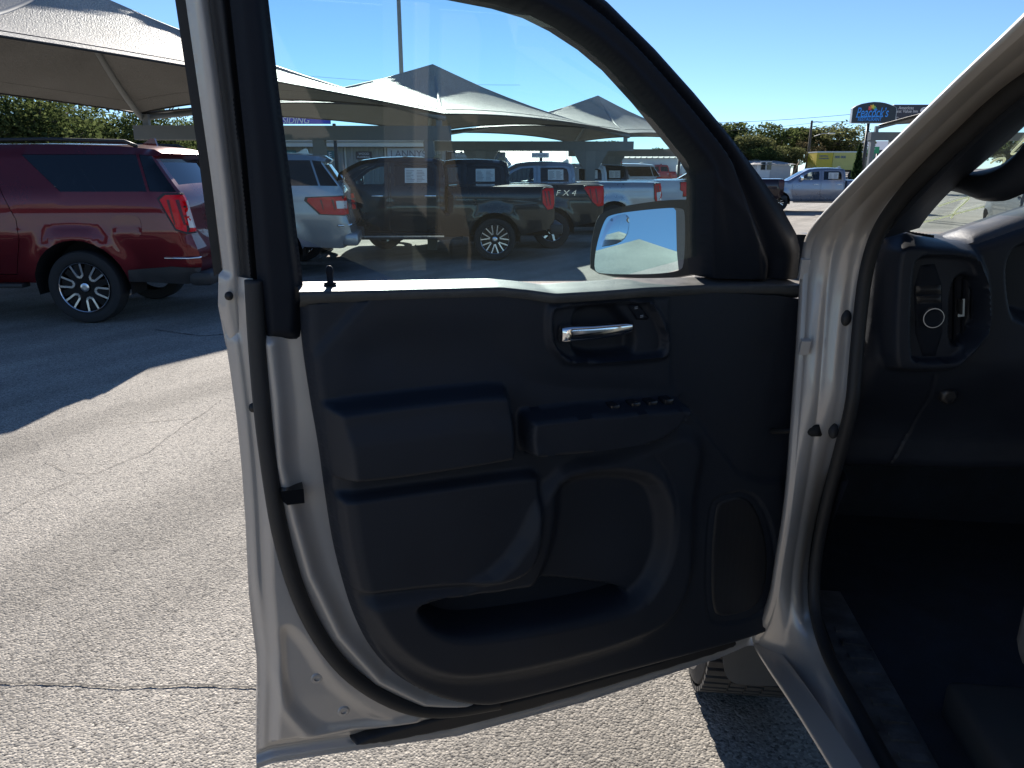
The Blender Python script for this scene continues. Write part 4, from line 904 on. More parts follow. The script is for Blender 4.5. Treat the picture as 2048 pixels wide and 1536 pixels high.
# dark red estate in front
r_, W, sp_f = vehicle('parked_suv', 'suv', 'dark red long estate wagon with tinted rear windows parked under the near canopy', 'car', P_RED, GV, L_SUV, 'U', .285, handles='paint')
V0 = [(x, z) for x, z in arc(.72, 1.085, .145, 0, 360, 24)[:-1]]; fdp = [(.72 + .16 * np.sign(math.cos(a)) * abs(math.cos(a)) ** .6, 1.085 + .125 * np.sign(math.sin(a)) * abs(math.sin(a)) ** .6) for a in np.linspace(0, 2 * math.pi, 24, endpoint=False)]
fd = sp_f('fuel_door', fdp, P_RED, .004, r_, 1, st=.05, th=.01)
sp_f('rear_valance', [(.03, .50), (.02, .62), (.30, .645), (.77, .61), (.79, .48), (.16, .44)], M_BPL, .012, r_, 1, st=.05, th=.02)
m = MB()
for s in (1, -1): m.tube([(.62, s * .70, 1.93), (.75, s * .71, 1.985), (1.6, s * .71, 2.005), (3.0, s * .71, 1.985), (3.3, s * .70, 1.93)], .02, 8)
m.v and m.build('roof_rail', M_BPL, r_, True, False)
MB().tube([(.03, .62, .74), (.015, .9, .735), (.10, .97, .735), (.36, .985, .74)], .012, 6).build('chrome_strip', M_CHROME, r_, True, False)
place(r_, 183, 646, R(1.5))
# silver estate beside it
L_NAV = ([(.02, 1.02), (.10, 1.0), (.46, 1.02), (.66, 1.22), (.64, 1.27), (.05, 1.29)], [(.04, 1.10), (.20, 1.10), (.21, 1.22), (.04, 1.22)])
r_, W, sp_f = vehicle('parked_suv', 'suv', 'silver estate wagon with wide red tail lamps between the dark red and black vehicles', 'car', P_SIL, GV, L_NAV, 'Y', .28, lower=P_SIL)
MB().tube([(.02, -.85, .83), (-.01, .0, .83), (.02, .86, .83), (.2, 1.0, .83)], .02, 6).build('chrome_strip', M_CHROME, r_, True, False)
place(r_, 545, 556, R(8))
# black pickup nearest in the window
r_, W, sp_f = vehicle('parked_pickup', 'pickup', 'glossy black crew cab pickup with chrome door handles and bright spoked wheels', 'pickup truck', P_BLK, GV, L_GM, 'Y', .285, spokes=7)
MB().box((3.35, .985, .475), (2.3, .03, .03)).build('chrome_strip', M_CHROME, r_, False, False)
place(r_, 990, 521, R(2))
L_FD = ([(.06, .95), (.20, .93), (.34, 1.05), (.52, 1.33), (.46, 1.37), (.08, 1.37)], None)
r_, W, sp_f = vehicle('parked_pickup', 'pickup', 'black pickup with four by four lettering on its bed behind the chrome handled one', 'pickup truck', P_BLK, GV, L_FD, 'S', .25, handles='paint')
cu = bpy.data.curves.new('letters', 'FONT'); cu.body = '4X4'; cu.size = .16; cu.extrude = .002; cu.shear = .2; cu.space_character = 1.15
def text_mesh(body, size, mat, parent, loc, rot, name='lettering', shear=0.0, extrude=.004, align='CENTER', sx=1.0, spacing=1.0, offset=0.0):
    cu = bpy.data.curves.new('t', 'FONT'); cu.body = body; cu.size = size; cu.extrude = extrude; cu.shear = shear; cu.align_x = align; cu.align_y = 'CENTER'; cu.space_character = spacing; cu.offset = offset
    tmp = bpy.data.objects.new('t', cu); COL.objects.link(tmp); dg = bpy.context.evaluated_depsgraph_get(); me = bpy.data.meshes.new_from_object(tmp.evaluated_get(dg)); bpy.data.objects.remove(tmp); bpy.data.curves.remove(cu)
    me.name = name; me.materials.clear(); me.materials.append(mat); o = bpy.data.objects.new(name, me); COL.objects.link(o); o.scale = (sx, 1, 1)
    o.location = loc; o.rotation_euler = rot
    if parent is not None: o.parent = parent
    return o
bpy.data.curves.remove(cu)
text_mesh('F X 4', .17, M_CHROME, r_, (.93, .998, 1.22), (R(90), 0, R(180)), 'bed_lettering', .2, .012, sx=1.2)
place(r_, 1103, 497, R(2))
L_RAM = ([(.06, .90), (.20, .88), (.25, 1.0), (.27, 1.33), (.20, 1.37), (.08, 1.37), (.04, 1.1)], [(.05, .93), (.18, .92), (.20, 1.14), (.07, 1.16)])
r_, W, sp_f = vehicle('parked_pickup', 'pickup', 'silver crew cab pickup with round fuel filler just above the door mirror', 'pickup truck', P_SIL, GV, L_RAM, 'S', .26, handles='paint', bed_extra=.25)
sp_f('fuel_door', arc(2.1, 1.13, .10, 0, 360, 20)[:-1], P_SIL, .004, r_, 1, st=.05, th=.01)
place(r_, 1225, 470, R(2))
L_CH = ([(.08, .90), (.20, .90), (.20, 1.05), (.30, 1.10), (.30, 1.34), (.08, 1.36), (.04, 1.2)], None)
r_, W, sp_f = vehicle('parked_pickup', 'pickup', 'white pickup with tall red tail lamp behind the silver crew cab pickup', 'pickup truck', P_WHT, GV, L_CH, 'S', .26, handles='paint', bed_extra=.6, detail=False); place(r_, 1283, 447, R(2))
r_, W, sp_f = vehicle('parked_pickup', 'pickup', 'black pickup mostly hidden behind the white pickup', 'pickup truck', P_BLK, GV, L_GM, 'S', .26, handles='paint', bed_extra=.6, detail=False); place(r_, 1318, 436, R(2))
r_, W, sp_f = vehicle('parked_suv', 'suv', 'white estate wagon with dark side glass far behind the silver pickup bed', 'car', P_WHT, GV, L_SUV, 'Y', .27, detail=False); place(r_, 1262, 425, R(2), 1.04)
r_, W, sp_f = vehicle('parked_pickup', 'pickup', 'maroon pickup seen on both sides of the slanting door frame', 'pickup truck', P_MAR, GV, L_GM, 'S', .26, handles='paint', detail=False, lmat=pbr('lamp_maroon', (.07, .0, .003), .3)); place(r_, 1508, 424, R(-12), 1.0)
# dual rear wheel pickup out on the lot
r_, W, sp_f = vehicle('dually_pickup', 'pickup', 'silver blue pickup with wide rear fenders standing in the sun on the open lot', 'pickup truck', P_SBL, None, L_GM, 'Y', .24, bed_extra=.45, fender=.14)
place(r_, 1738, 425, R(-11), .96)
# red pickup and white trailer far off between canopy and door frame
r_, W, sp_f = vehicle('red_pickup', 'pickup', 'small bright red pickup far away under the trees', 'pickup truck', paint('red', (.42, .01, .015), .1, .35), None, L_GM, 'S', .25, detail=False, sticker=False); place(r_, 1357, 350, R(30), 1.0, yd=62)
# grey pickup ahead seen through the windscreen
r_, W, sp_f = vehicle('grey_pickup', 'pickup', 'grey pickup seen through the windscreen of the open truck', 'pickup truck', pbr('paint_slate', (.07, .08, .09), .45, coat=.4), None, L_RAM, 'S', .26, handles='paint'); r_.location = (9.3, 11.2, 0); r_.rotation_euler = (0, 0, R(68)); del r_['_xr']; del r_['_dx']
# ------------------------------------------------------------------ shade canopies
def fabric():
    m = bpy.data.materials.new('shade_cloth'); m.use_nodes = True; nd, lk = nodes(m); nd.clear()
    out = nd.new('ShaderNodeOutputMaterial'); tc = nd.new('ShaderNodeTexCoord')
    n = nd.new('ShaderNodeTexNoise'); n.inputs['Scale'].default_value = 42; n.inputs['Detail'].default_value = 6; lk.new(tc.outputs['Object'], n.inputs['Vector'])
    n2 = nd.new('ShaderNodeTexNoise'); n2.inputs['Scale'].default_value = .8; n2.inputs['Detail'].default_value = 5; lk.new(tc.outputs['Object'], n2.inputs['Vector'])
    cr = nd.new('ShaderNodeValToRGB'); cr.color_ramp.elements[0].position = .3; cr.color_ramp.elements[0].color = (.20, .19, .17, 1); cr.color_ramp.elements[1].position = .7; cr.color_ramp.elements[1].color = (.54, .51, .46, 1)
    ad = nd.new('ShaderNodeMath'); ad.operation = 'MULTIPLY_ADD'; ad.inputs[1].default_value = .45; lk.new(n2.outputs[0], ad.inputs[0]); sc = nd.new('ShaderNodeMath'); sc.operation = 'MULTIPLY'; sc.inputs[1].default_value = .55; lk.new(n.outputs[0], sc.inputs[0]); lk.new(sc.outputs[0], ad.inputs[2]); lk.new(ad.outputs[0], cr.inputs[0])
    # shade under the canopy put into the cloth colour: darker on backfaces
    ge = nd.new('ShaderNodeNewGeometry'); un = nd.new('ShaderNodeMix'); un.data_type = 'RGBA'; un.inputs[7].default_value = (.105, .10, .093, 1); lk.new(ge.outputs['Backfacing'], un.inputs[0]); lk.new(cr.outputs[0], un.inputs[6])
    df = nd.new('ShaderNodeBsdfPrincipled'); df.inputs['Roughness'].default_value = .48; df.inputs['Specular IOR Level'].default_value = .24; tl = nd.new('ShaderNodeBsdfTranslucent'); lk.new(un.outputs[2], df.inputs['Base Color']); lk.new(cr.outputs[0], tl.inputs[0])
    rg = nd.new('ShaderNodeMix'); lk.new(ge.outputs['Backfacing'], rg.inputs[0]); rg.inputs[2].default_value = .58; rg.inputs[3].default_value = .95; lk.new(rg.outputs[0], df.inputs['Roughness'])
    mx = nd.new('ShaderNodeMixShader'); mx.inputs[0].default_value = .035; lk.new(df.outputs[0], mx.inputs[1]); lk.new(tl.outputs[0], mx.inputs[2])
    bp = nd.new('ShaderNodeBump'); bp.inputs['Strength'].default_value = .8; bp.inputs['Distance'].default_value = .03; lk.new(n.outputs[0], bp.inputs['Height']); lk.new(bp.outputs[0], df.inputs['Normal'])
    lk.new(mx.outputs[0], out.inputs[0]); return m
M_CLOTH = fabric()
M_POST = pbr('post_paint', (.20, .215, .22), .55, .1, var=(2, .1)); M_BEAM = pbr('beam_paint', (.17, .185, .19), .6, .1, var=(1.5, .12))
GC = 'pyramid shade canopies over the parked vehicles'
def canopy(corners, zc, zp, label, group=GC, sag=.30, posts=(), beams=(), mat=None, dip=.22, shift=(0, 0), side=None):
    C_ = [np.array([c[0], c[1], zc[i] if isinstance(zc, (list, tuple)) else zc]) for i, c in enumerate(corners)]
    pk = sum(C_) / 4; pk[2] = zp; pk[:2] += shift; sag0 = sag; root = empty('shade_canopy', (pk[0], pk[1], 0), 0, label, 'canopy', group)
    n = 14; vs = []; fs = []
    for k in range(4):
        A_, B_ = C_[k], C_[(k + 1) % 4]; b = len(vs); sag = side if (side and k % 2) else sag0
        for i in range(n + 1):
            t = i / n
            for j in range(n + 1):
                s = j / n; e = A_ * (1 - s) + B_ * s; c = (A_ + B_) / 2; inw = (pk - c) * np.array([1, 1, 0]); bow = 4 * s * (1 - s)
                e = e + inw * (sag * .22 * bow) + np.array([0, 0, sag * .55 * bow])
                p = e * (1 - t) + pk * t; p[2] -= dip * math.sin(math.pi * t); vs.append(p)
        for i in range(n):
            for j in range(n): q_ = b + i * (n + 1) + j; fs.append((q_, q_ + 1, q_ + n + 2, q_ + n + 1))
    bm = bmesh.new(); bv = [bm.verts.new(tuple(p)) for p in vs]
    for f in fs:
        try: bm.faces.new([bv[i] for i in f])
        except Exception: pass
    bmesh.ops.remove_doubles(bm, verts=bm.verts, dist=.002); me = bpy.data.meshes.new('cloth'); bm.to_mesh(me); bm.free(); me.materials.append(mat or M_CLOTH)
    if sum(p.normal.z for p in me.polygons) < 0: me.flip_normals()
    for p in me.polygons: p.use_smooth = True
    try: me.set_sharp_from_angle(angle=R(18))
    except Exception: pass
    o = bpy.data.objects.new('cloth', me); COL.objects.link(o); o.parent = root; o.matrix_parent_inverse = wmat(root).inverted()
    for k in range(4):
        h = [C_[k] * (1 - t) + pk * t - np.array([0, 0, .10 + .16 * math.sin(math.pi * t)]) for t in np.linspace(0, 1, 10)]
        MB().tube(h, .06, 8).build('rafter', M_POST, root, True)
    for k in range(4):
        A_, B_ = C_[k], C_[(k + 1) % 4]; c = (A_ + B_) / 2; inw = (pk - c) * np.array([1, 1, 0]); ed = []; sag = side if (side and k % 2) else sag0
        for s in np.linspace(0, 1, 22):
            bow = 4 * s * (1 - s); ed.append(A_ * (1 - s) + B_ * s + inw * (sag * .22 * bow) + np.array([0, 0, sag * .55 * bow - .012]))
        MB().tube(ed, .018, 6).build('edge_cable', M_BPL, root, True)
        # seam a little above the hem
        sm_ = []
        for s in np.linspace(.02, .98, 22):
            bow = 4 * s * (1 - s); e = A_ * (1 - s) + B_ * s + inw * (sag * .22 * bow) + np.array([0, 0, sag * .55 * bow]); t = .16; p = e * (1 - t) + pk * t; p[2] += -dip * math.sin(math.pi * t) + .004; sm_.append(p)
        MB().tube(sm_, .006, 4).build('seam', M_BPL, root)
    return root
def frame(a, b, z, cols, label, h=.29, haunch=()):
    """beam on columns, carrying the corners of two canopies"""
    a = np.array([a[0], a[1], z]); b = np.array([b[0], b[1], z]); root = empty('canopy_frame', (a[0], a[1], 0), 0, label, 'steel frame', 'steel beams carrying the canopies')
    d = (b - a) / np.linalg.norm(b - a)
    MB().bar(a - d * .15, b + d * .15, .26, h).build('beam', M_BEAM, root)
    for c, wd in cols:
        p = a + (b - a) * c; MB().box((p[0], p[1], (z - h / 2) / 2), (wd, wd, z - h / 2)).build('column', M_POST, root)
        if c in haunch:
            m = MB(); t = z - h / 2 - .004; xs = .55
            vs = [p + d * s_ + np.array([0, yy, zz - z]) for yy in (-.14, .14) for s_, zz in ((-xs, t), (xs, t), (.24, t - .55), (-.24, t - .55))]
            m.add(vs, [(0, 1, 2, 3), (7, 6, 5, 4), (0, 4, 5, 1), (1, 5, 6, 2), (2, 6, 7, 3), (3, 7, 4, 0)]); m.build('haunch', M_BEAM, root)
    for e, s in ((a, 1), (b, -1)):
        m = MB(); m.box((e[0] + d[0] * .1 * s, e[1], z + .12), (.12, .12, .50)); m.build('cap_post', M_POST, root)
    return root
RW = np.array([.545, .838]); RB = np.array([-1.0, -.035]); C1 = np.array([-1.46, 16.6]); ST = 9.5; DP = 6.36
CR = [C1 + RW * ST * (k - 1) for k in range(-1, 5)]; FR = [c + RB * DP for c in CR]
ZC = 2.87; ZK = [3.55, 3.24, ZC, ZC, ZC, ZC]
names = ['grey shade canopy over open paving behind the dark red wagon', 'large grey shade canopy over the dark red wagon, its peak out of view', 'pointed grey shade canopy whose peak rises beside the lamp post', 'pointed grey shade canopy beyond, nearest to the door frame', 'grey shade canopy hidden behind the door frame, end of the row']
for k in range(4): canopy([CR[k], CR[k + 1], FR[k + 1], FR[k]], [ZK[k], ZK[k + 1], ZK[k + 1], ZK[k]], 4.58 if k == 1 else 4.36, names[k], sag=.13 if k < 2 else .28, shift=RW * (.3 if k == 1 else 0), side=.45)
fl_ = ['steel canopy beam at the start of the row', 'steel canopy beam above the dark red wagon roof', 'steel canopy beam with a white end over the black pickups', 'steel canopy beam with flared column heads over the silver pickup', 'steel canopy beam behind the door frame', 'last steel canopy beam of the row']
for k in range(5):
    cl_ = [(.05, .20), (.42, .24)] if k == 2 else [(.19, .30), (.74, .30)]
    frame(CR[k], FR[k], ZK[k] - .40, cl_, fl_[k], haunch=(.19, .74))
# canopies behind the viewer, seen only in the door mirror and in the paint of the cars
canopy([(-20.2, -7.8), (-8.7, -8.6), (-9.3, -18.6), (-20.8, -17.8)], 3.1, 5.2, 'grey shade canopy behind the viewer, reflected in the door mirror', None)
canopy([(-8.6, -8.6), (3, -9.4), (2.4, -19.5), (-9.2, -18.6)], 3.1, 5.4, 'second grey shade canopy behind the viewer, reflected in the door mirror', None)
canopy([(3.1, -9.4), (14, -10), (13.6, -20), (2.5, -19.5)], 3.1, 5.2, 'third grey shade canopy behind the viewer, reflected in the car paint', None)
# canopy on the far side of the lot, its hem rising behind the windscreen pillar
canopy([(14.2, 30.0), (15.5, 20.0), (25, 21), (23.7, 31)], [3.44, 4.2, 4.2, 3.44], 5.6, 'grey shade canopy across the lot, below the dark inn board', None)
frame((14.0, 29.9), (23, 30.4), 3.02, [(.0, .16), (.085, .17)], 'grey steel beam on two posts under the far canopy across the lot', h=.30)
# street lamp post rising behind the canopies
p = at(810, 330, 64); m = MB(); m.tube([(p[0], p[1], 0), (p[0], p[1], 18.5)], [.20, .15], 12); rt = empty('lamp_post', (p[0], p[1], 0), 0, 'tall round grey lamp post rising through the gap between canopies', 'lamp post'); m.build('pole', M_POST, rt, True)
MB().bar((p[0], p[1], 18.3), (p[0] + 1.6, p[1], 18.5), .08, .08).box((p[0] + 1.8, p[1], 18.5), (.8, .35, .14), bev=.04).build('lamp_head', M_STEEL, rt)
# ------------------------------------------------------------------ trees
def leaf_mat(name, a, b):
    m = bpy.data.materials.new(name); m.use_nodes = True; nd, lk = nodes(m); nd.clear(); out = nd.new('ShaderNodeOutputMaterial')
    g = nd.new('ShaderNodeNewGeometry'); cr = nd.new('ShaderNodeValToRGB'); cr.color_ramp.elements[0].color = (*a, 1); cr.color_ramp.elements[1].color = (*b, 1)
    lk.new(g.outputs['Random Per Island'], cr.inputs[0])
    df = nd.new('ShaderNodeBsdfDiffuse'); tl = nd.new('ShaderNodeBsdfTranslucent'); mx = nd.new('ShaderNodeMixShader'); mx.inputs[0].default_value = .48
    lk.new(cr.outputs[0], df.inputs[0]); lk.new(cr.outputs[0], tl.inputs[0]); lk.new(df.outputs[0], mx.inputs[1]); lk.new(tl.outputs[0], mx.inputs[2]); lk.new(mx.outputs[0], out.inputs[0]); return m
M_LEAF = [leaf_mat('oak_leaf', (.030, .048, .016), (.125, .15, .055)), leaf_mat('dull_leaf', (.06, .075, .028), (.20, .20, .09)), leaf_mat('brown_leaf', (.10, .075, .04), (.20, .16, .09)), leaf_mat('cypress_leaf', (.012, .028, .012), (.035, .06, .025))]
M_BARK = pbr('bark', (.075, .062, .05), .95, bump=(18, .6, .02), var=(6, .3))
def crown_mesh(seed, nl, per, sz, rx, rz, zc):
    rng = np.random.default_rng(seed); lob = []
    while len(lob) < nl:
        p = rng.uniform(-1, 1, 3)
        if p @ p < 1: lob.append(p * np.array([rx, rx, rz]) * .82 + np.array([0, 0, zc]))
    vs = []; fs = []
    for c in lob:
        r = rng.uniform(.30, .55) * min(rx, rz)
        d = rng.normal(size=(per, 3)); d /= np.linalg.norm(d, axis=1)[:, None]; rr = r * rng.uniform(.45, 1.12, per) ** .7
        P_ = c + d * rr[:, None] * np.array([1.1, 1.1, .8])
        for p in P_:
            a = rng.normal(size=3); a /= np.linalg.norm(a); b = np.cross(a, rng.normal(size=3)); b /= np.linalg.norm(b); s = sz * rng.uniform(.5, 1.25); k = len(vs)
            vs += [p - a * s, p - b * s * .5, p + a * s, p + b * s * .5]; fs.append((k, k + 1, k + 2, k + 3))
    return vs, fs, lob
def trunk_mb(lob, h, r, seed):
    rng = random.Random(seed); m = MB(); m.tube([(0, 0, -.3), (.04, .02, h * .4), (.1, -.05, h * .8), (.05, .05, h * 1.25)], [r * 1.25, r, r * .8, r * .35], 9)
    for c in lob:
        z0 = rng.uniform(.6, 1.1) * h; p0 = Vector((.05, 0, z0)); p1 = Vector(tuple(c)); pm = (p0 + p1) / 2 + Vector((rng.uniform(-.2, .2), rng.uniform(-.2, .2), .25)); m.tube([p0, pm, p1], [r * .45, r * .28, r * .08], 6)
    return m
TREE = {}
def tree(kind, x, y, h, label, cat='tree', group='oak trees beyond the lots', rz=0.0, sx=1.0, name='oak_tree'):
    if kind not in TREE:
        prm = {'a': (11, 30, 200, .17, 3.2, 2.3, 4.6, 0), 'b': (23, 28, 200, .17, 2.7, 2.5, 4.5, 1), 'c': (37, 20, 150, .17, 3.6, 2.0, 4.2, 0), 'n': (51, 52, 230, .11, 3.3, 2.6, 4.6, 0), 'br': (71, 14, 60, .13, 2.4, 1.8, 3.8, 2)}[kind]
        vs, fs, lob = crown_mesh(*prm[:7]); m = MB(); m.v = vs; m.f = fs
        TREE[kind] = (m, trunk_mb(lob, prm[6] - prm[5] * .55, .24, prm[0]), M_LEAF[prm[7]], prm[6] + prm[5], None)
    m, tk, lm, H0, proto = TREE[kind]
    if proto is None:
        root = empty(name, (0, 0, 0)); m.mi = []; c = mobj('crown', m.v, m.f, lm, root, False, False); t = mobj('trunk', tk.v, tk.f, M_BARK, root, True, False); TREE[kind] = (m, tk, lm, H0, root)
    else:
        root = proto.copy(); COL.objects.link(root)
        for ch in list(proto.children): c = ch.copy(); COL.objects.link(c); c.parent = root
    s = h / H0; root.location = (x, y, float(terrain(x, y)) - .05); root.scale = (s * sx, s * sx, s); root.rotation_euler = (0, 0, rz)
    return tag(root, label, cat, group)
def tree_px(kind, u, vtop, y, label, **k):
    p = at(u, vtop, y); return tree(kind, p[0], y, p[2] - float(terrain(0, y)), label, **k)
for i, (k, u, v, y, lb, sx) in enumerate([
    ('n', 30, 128, 27, 'broad dense oak behind the dark red wagon, cut by the picture edge', 1.3), ('n', 108, 170, 31, 'oak with thin bright gaps just behind the dark red wagon roof', .95),
    ('n', 262, 178, 30, 'dark oak beside the frame beam left of the open door', 1.0), ('n', 395, 215, 36, 'oak seen past the edge of the open door frame', 1.1), ('n', 185, 235, 42, 'small oak in the gap between the two larger ones behind the wagon', .9),
    ('a', 1440, 238, 88, 'tall pale olive oak against the open window frame', 1.0), ('b', 1496, 262, 84, 'lower rounded oak in front of the white house', 1.1), ('c', 1548, 242, 92, 'wide oak behind the white house roof', .9), ('a', 1600, 250, 94, 'oak just before the utility pole', .9),
    ('b', 1672, 242, 90, 'tall dark oak between the utility pole and the restaurant board', 1.1), ('c', 1690, 282, 98, 'low spreading oak above the yellow trailer', .9), ('a', 1530, 290, 80, 'bushy oak low in front of the house drive', .8), ('b', 1575, 288, 82, 'dark low oak over the house garage', .9),
    ('c', 1650, 296, 100, 'low pale oak behind the yellow trailer top', .9), ('a', 1330, 292, 72, 'oak in the dark gap below the last canopy', 1.1), ('b', 1380, 300, 76, 'oak behind the door mirror, near the white trailer', 1.1), ('c', 1295, 300, 84, 'oak behind the pale flat roofed shop', 1.2), ('a', 1410, 270, 92, 'oak behind the slanting window frame', 1.0)]):
    tree_px(k, u, v, y, lb, rz=i * 1.3, sx=sx * (1.0 if i < 5 else 1.55))
tree_px('br', 1618, 278, 86, 'thin brownish half bare tree beside the utility pole', rz=.4, group=None, name='bare_tree')
k = 0
for x in range(-150, 190, 17):
    k += 1; rng = random.Random(k); tree('abc'[k % 3], x + rng.uniform(-4, 4), 150 + rng.uniform(-8, 14), rng.uniform(5, 7), 'distant oak in the tree line along the skyline', group='distant trees along the skyline', rz=k * 1.7, sx=1.5)
# slim cypress by the sign post
def cypress(u, vtop, y, label):
    p = at(u, vtop, y); h = p[2] - float(terrain(0, y)); rng = np.random.default_rng(5); vs = []; fs = []
    for i in range(900):
        t = rng.uniform(0, 1); r = .55 * (1 - t) ** .7 * rng.uniform(.5, 1) * min(1, t * 8 + .3); a = rng.uniform(0, 6.28); c = np.array([r * math.cos(a), r * math.sin(a), t * h]); d = rng.normal(size=3) * .4 + [0, 0, 1]; d /= np.linalg.norm(d); e = np.cross(d, rng.normal(size=3)); e /= np.linalg.norm(e); k = len(vs)
        vs += [c - d * .16, c - e * .07, c + d * .16, c + e * .07]; fs.append((k, k + 1, k + 2, k + 3))
    root = empty('cypress_tree', (p[0], y, float(terrain(0, y))), 0, label, 'tree'); mobj('crown', vs, fs, M_LEAF[3], root, False, False); m = MB(); m.tube([(0, 0, 0), (0, 0, h * .8)], [.09, .03], 7); m.build('trunk', M_BARK, root, True, False)
cypress(1721, 288, 64, 'slim dark pointed cypress right beside the restaurant sign post')
# ------------------------------------------------------------------ buildings and signs
def board(name, u0, v0, u1, v1, y, mat, label, cat='sign', post=None, th=.12, lines=(), group=None):
    """flat sign facing the viewer; lines: (text, u centre, v centre, width px, material, shear)"""
    a = at(u0, v1, y); b = at(u1, v0, y); c = (a + b) / 2; c[1] = y; wd, ht = b[0] - a[0], b[2] - a[2]
    root = empty(name, (c[0], y, 0), 0, label, cat, group)
    MB().box((c[0], y, c[2]), (wd, th, ht), bev=min(.02, ht * .1)).build('panel', mat, root, False)
    if post is not None:
        for pu in post: p = at(pu, v1, y); MB().tube([(p[0], y + .02, float(terrain(0, y))), (p[0], y + .02, a[2] + .02)], .09, 10).build('post', M_BPL, root, True)
    for ln in lines: lettering(root, *ln, y - th / 2 - .012)
    return root
def lettering(root, txt, u, v, wpx, mat, shear, y, bold=.0, hpx=None):
    p = at(u, v, y); w_ = wpx * (p - EYE) @ np.array([0, CP, -SP]) / FPX
    o = text_mesh(txt, 1.0, mat, None, (0, 0, 0), (0, 0, 0), 'lettering', shear, .006, offset=bold)
    xs = [q.co.x for q in o.data.vertices]; ys = [q.co.y for q in o.data.vertices]; wid = max(xs) - min(xs); hh = max(ys) - min(ys); cx, cy = (max(xs) + min(xs)) / 2, (max(ys) + min(ys)) / 2
    s = w_ / wid; sy = s if hpx is None else (hpx * (p - EYE) @ np.array([0, CP, -SP]) / FPX) / hh
    for q in o.data.vertices: q.co = Vector(((q.co.x - cx) * s, (q.co.y - cy) * sy, q.co.z * .6))
    o.rotation_euler = (R(90), 0, 0); o.location = tuple(p); o.parent = root; o.matrix_parent_inverse = wmat(root).inverted(); o.scale = (1, 1, 1); return o
M_SB = pbr('sign_navy', (.008, .010, .018), .35, var=(3, .1)); M_SBB = pbr('sign_blue_letter', (.03, .30, .85), .4); M_SBM = pbr('sign_dark_plum', (.030, .022, .034), .4, var=(3, .1)); M_SWL = pbr('sign_pale_letter', (.72, .68, .66), .5); M_EDGE = pbr('sign_edge', (.55, .58, .6), .4)
# restaurant board with an arched head
y = 66; pts = [(1701, 246), (1704.5, 217), (1712, 212), (1722, 208.2), (1735, 205.6), (1746, 204.3), (1758, 204.8), (1768, 206.4), (1778, 209.5), (1786, 213), (1791, 216), (1788, 246)]
p3 = [at(u, v, y) for u, v in pts]; pw = at(1737, 246, y)
rt = empty('restaurant_sign', (pw[0], y, 0), 0, 'dark arched restaurant board with blue lettering on a single tall post', 'sign')
def prism(p3, th, name, mat, root):
    n = len(p3); vs = [(p[0], p[1] - th / 2, p[2]) for p in p3] + [(p[0], p[1] + th / 2, p[2]) for p in p3]
    return mobj(name, vs, [tuple(range(n)), tuple(range(2 * n - 1, n - 1, -1))] + [(i, i + n, (i + 1) % n + n, (i + 1) % n) for i in range(n)], mat, root)
c = sum(p3) / len(p3); prism([c + (p - c) * 1.025 for p in p3], .34, 'cabinet', M_EDGE, rt); prism(p3, .37, 'panel', M_SB, rt)
b = at(1735, 345, y); MB().tube([(pw[0], y, float(terrain(0, y)) - .2), (pw[0], y, pw[2] + .1)], [.16, .12], 12).build('post', M_BPL, rt, True)
yy = y - .2
lettering(rt, 'Peacock\u2019s', 1745.5, 224.5, 64, M_SBB, .22, yy, .004, 18); lettering(rt, 'RESTAURANT', 1739.5, 238.5, 47, M_SBB, 0, yy, .006, 6.5)
a_, b_ = at(1711.5, 234.2, yy), at(1764, 233.2, yy); MB().bar(a_, b_, .01, .06).build('underline', M_SBB, rt)
for k, (ang, col, ln) in enumerate([(-62, (.65, .05, .06), 10), (-38, (.75, .12, .06), 12), (-14, (.85, .35, .05), 13), (8, (.80, .65, .08), 13.5), (30, (.35, .50, .08), 12), (52, (.05, .35, .30), 11), (74, (.03, .22, .75), 10)]):
    a = R(ang); ct = (1745, 221.5); ps = []
    for t, w_ in ((.25, 0), (.6, 1.7), (.85, 1.9), (1.0, 0), (.85, -1.9), (.6, -1.7)): ps.append(at(ct[0] + math.sin(a) * ln * t + math.cos(a) * w_, ct[1] - math.cos(a) * ln * t * .95 + math.sin(a) * w_, yy - .01 - k * .004))
    mobj('feather', ps, [(0, 1, 2, 3, 4, 5)], pbr('feather_%d' % k, col, .5), rt)
rt = board('inn_sign', 1782, 209.5, 1868, 246, 67.4, M_SBM, 'dark plum inn board with pale lettering and a sunrise mark, beside the arched board', post=(1850,), th=.3,
    lines=(('Americas', 1812, 215.6, 31, M_SWL, .15), ('Best Value Inn', 1812.5, 222.3, 46, M_SWL, 0), ('C', 1794, 237, 5, M_SWL, .1)))
hm = [at(1850 + 10 * math.cos(R(a)), 223.5 - 9.5 * math.sin(R(a)), 67.2) for a in range(0, 181, 15)]
mobj('sun_mark', hm, [tuple(range(len(hm)))], M_SWL, rt); tk = [at(u, v, 67.18) for u, v in ((1846, 217), (1848.5, 217), (1851, 220), (1856, 213.5), (1857.5, 214), (1851.5, 222))]; mobj('tick_mark', tk, [tuple(range(6))], M_SBM, rt)
M_GREEN = pbr('sign_green', (.01, .27, .11), .45, var=(3, .1)); M_WHL = pbr('white_letter', (.78, .8, .8), .5)
board('green_sign', 1735, 293.5, 1759, 307, 74, M_GREEN, 'green shop sign with pale lettering low beside the sign posts', post=(1755,), lines=(('Audio', 1744, 297.5, 13, M_WHL, 0), ('Now', 1744, 303.5, 9, M_WHL, 0)))
board('green_sign', 1735.5, 308.5, 1748, 317.5, 74, M_GREEN, 'smaller blank green panel under the lettered green one', post=(1742,))
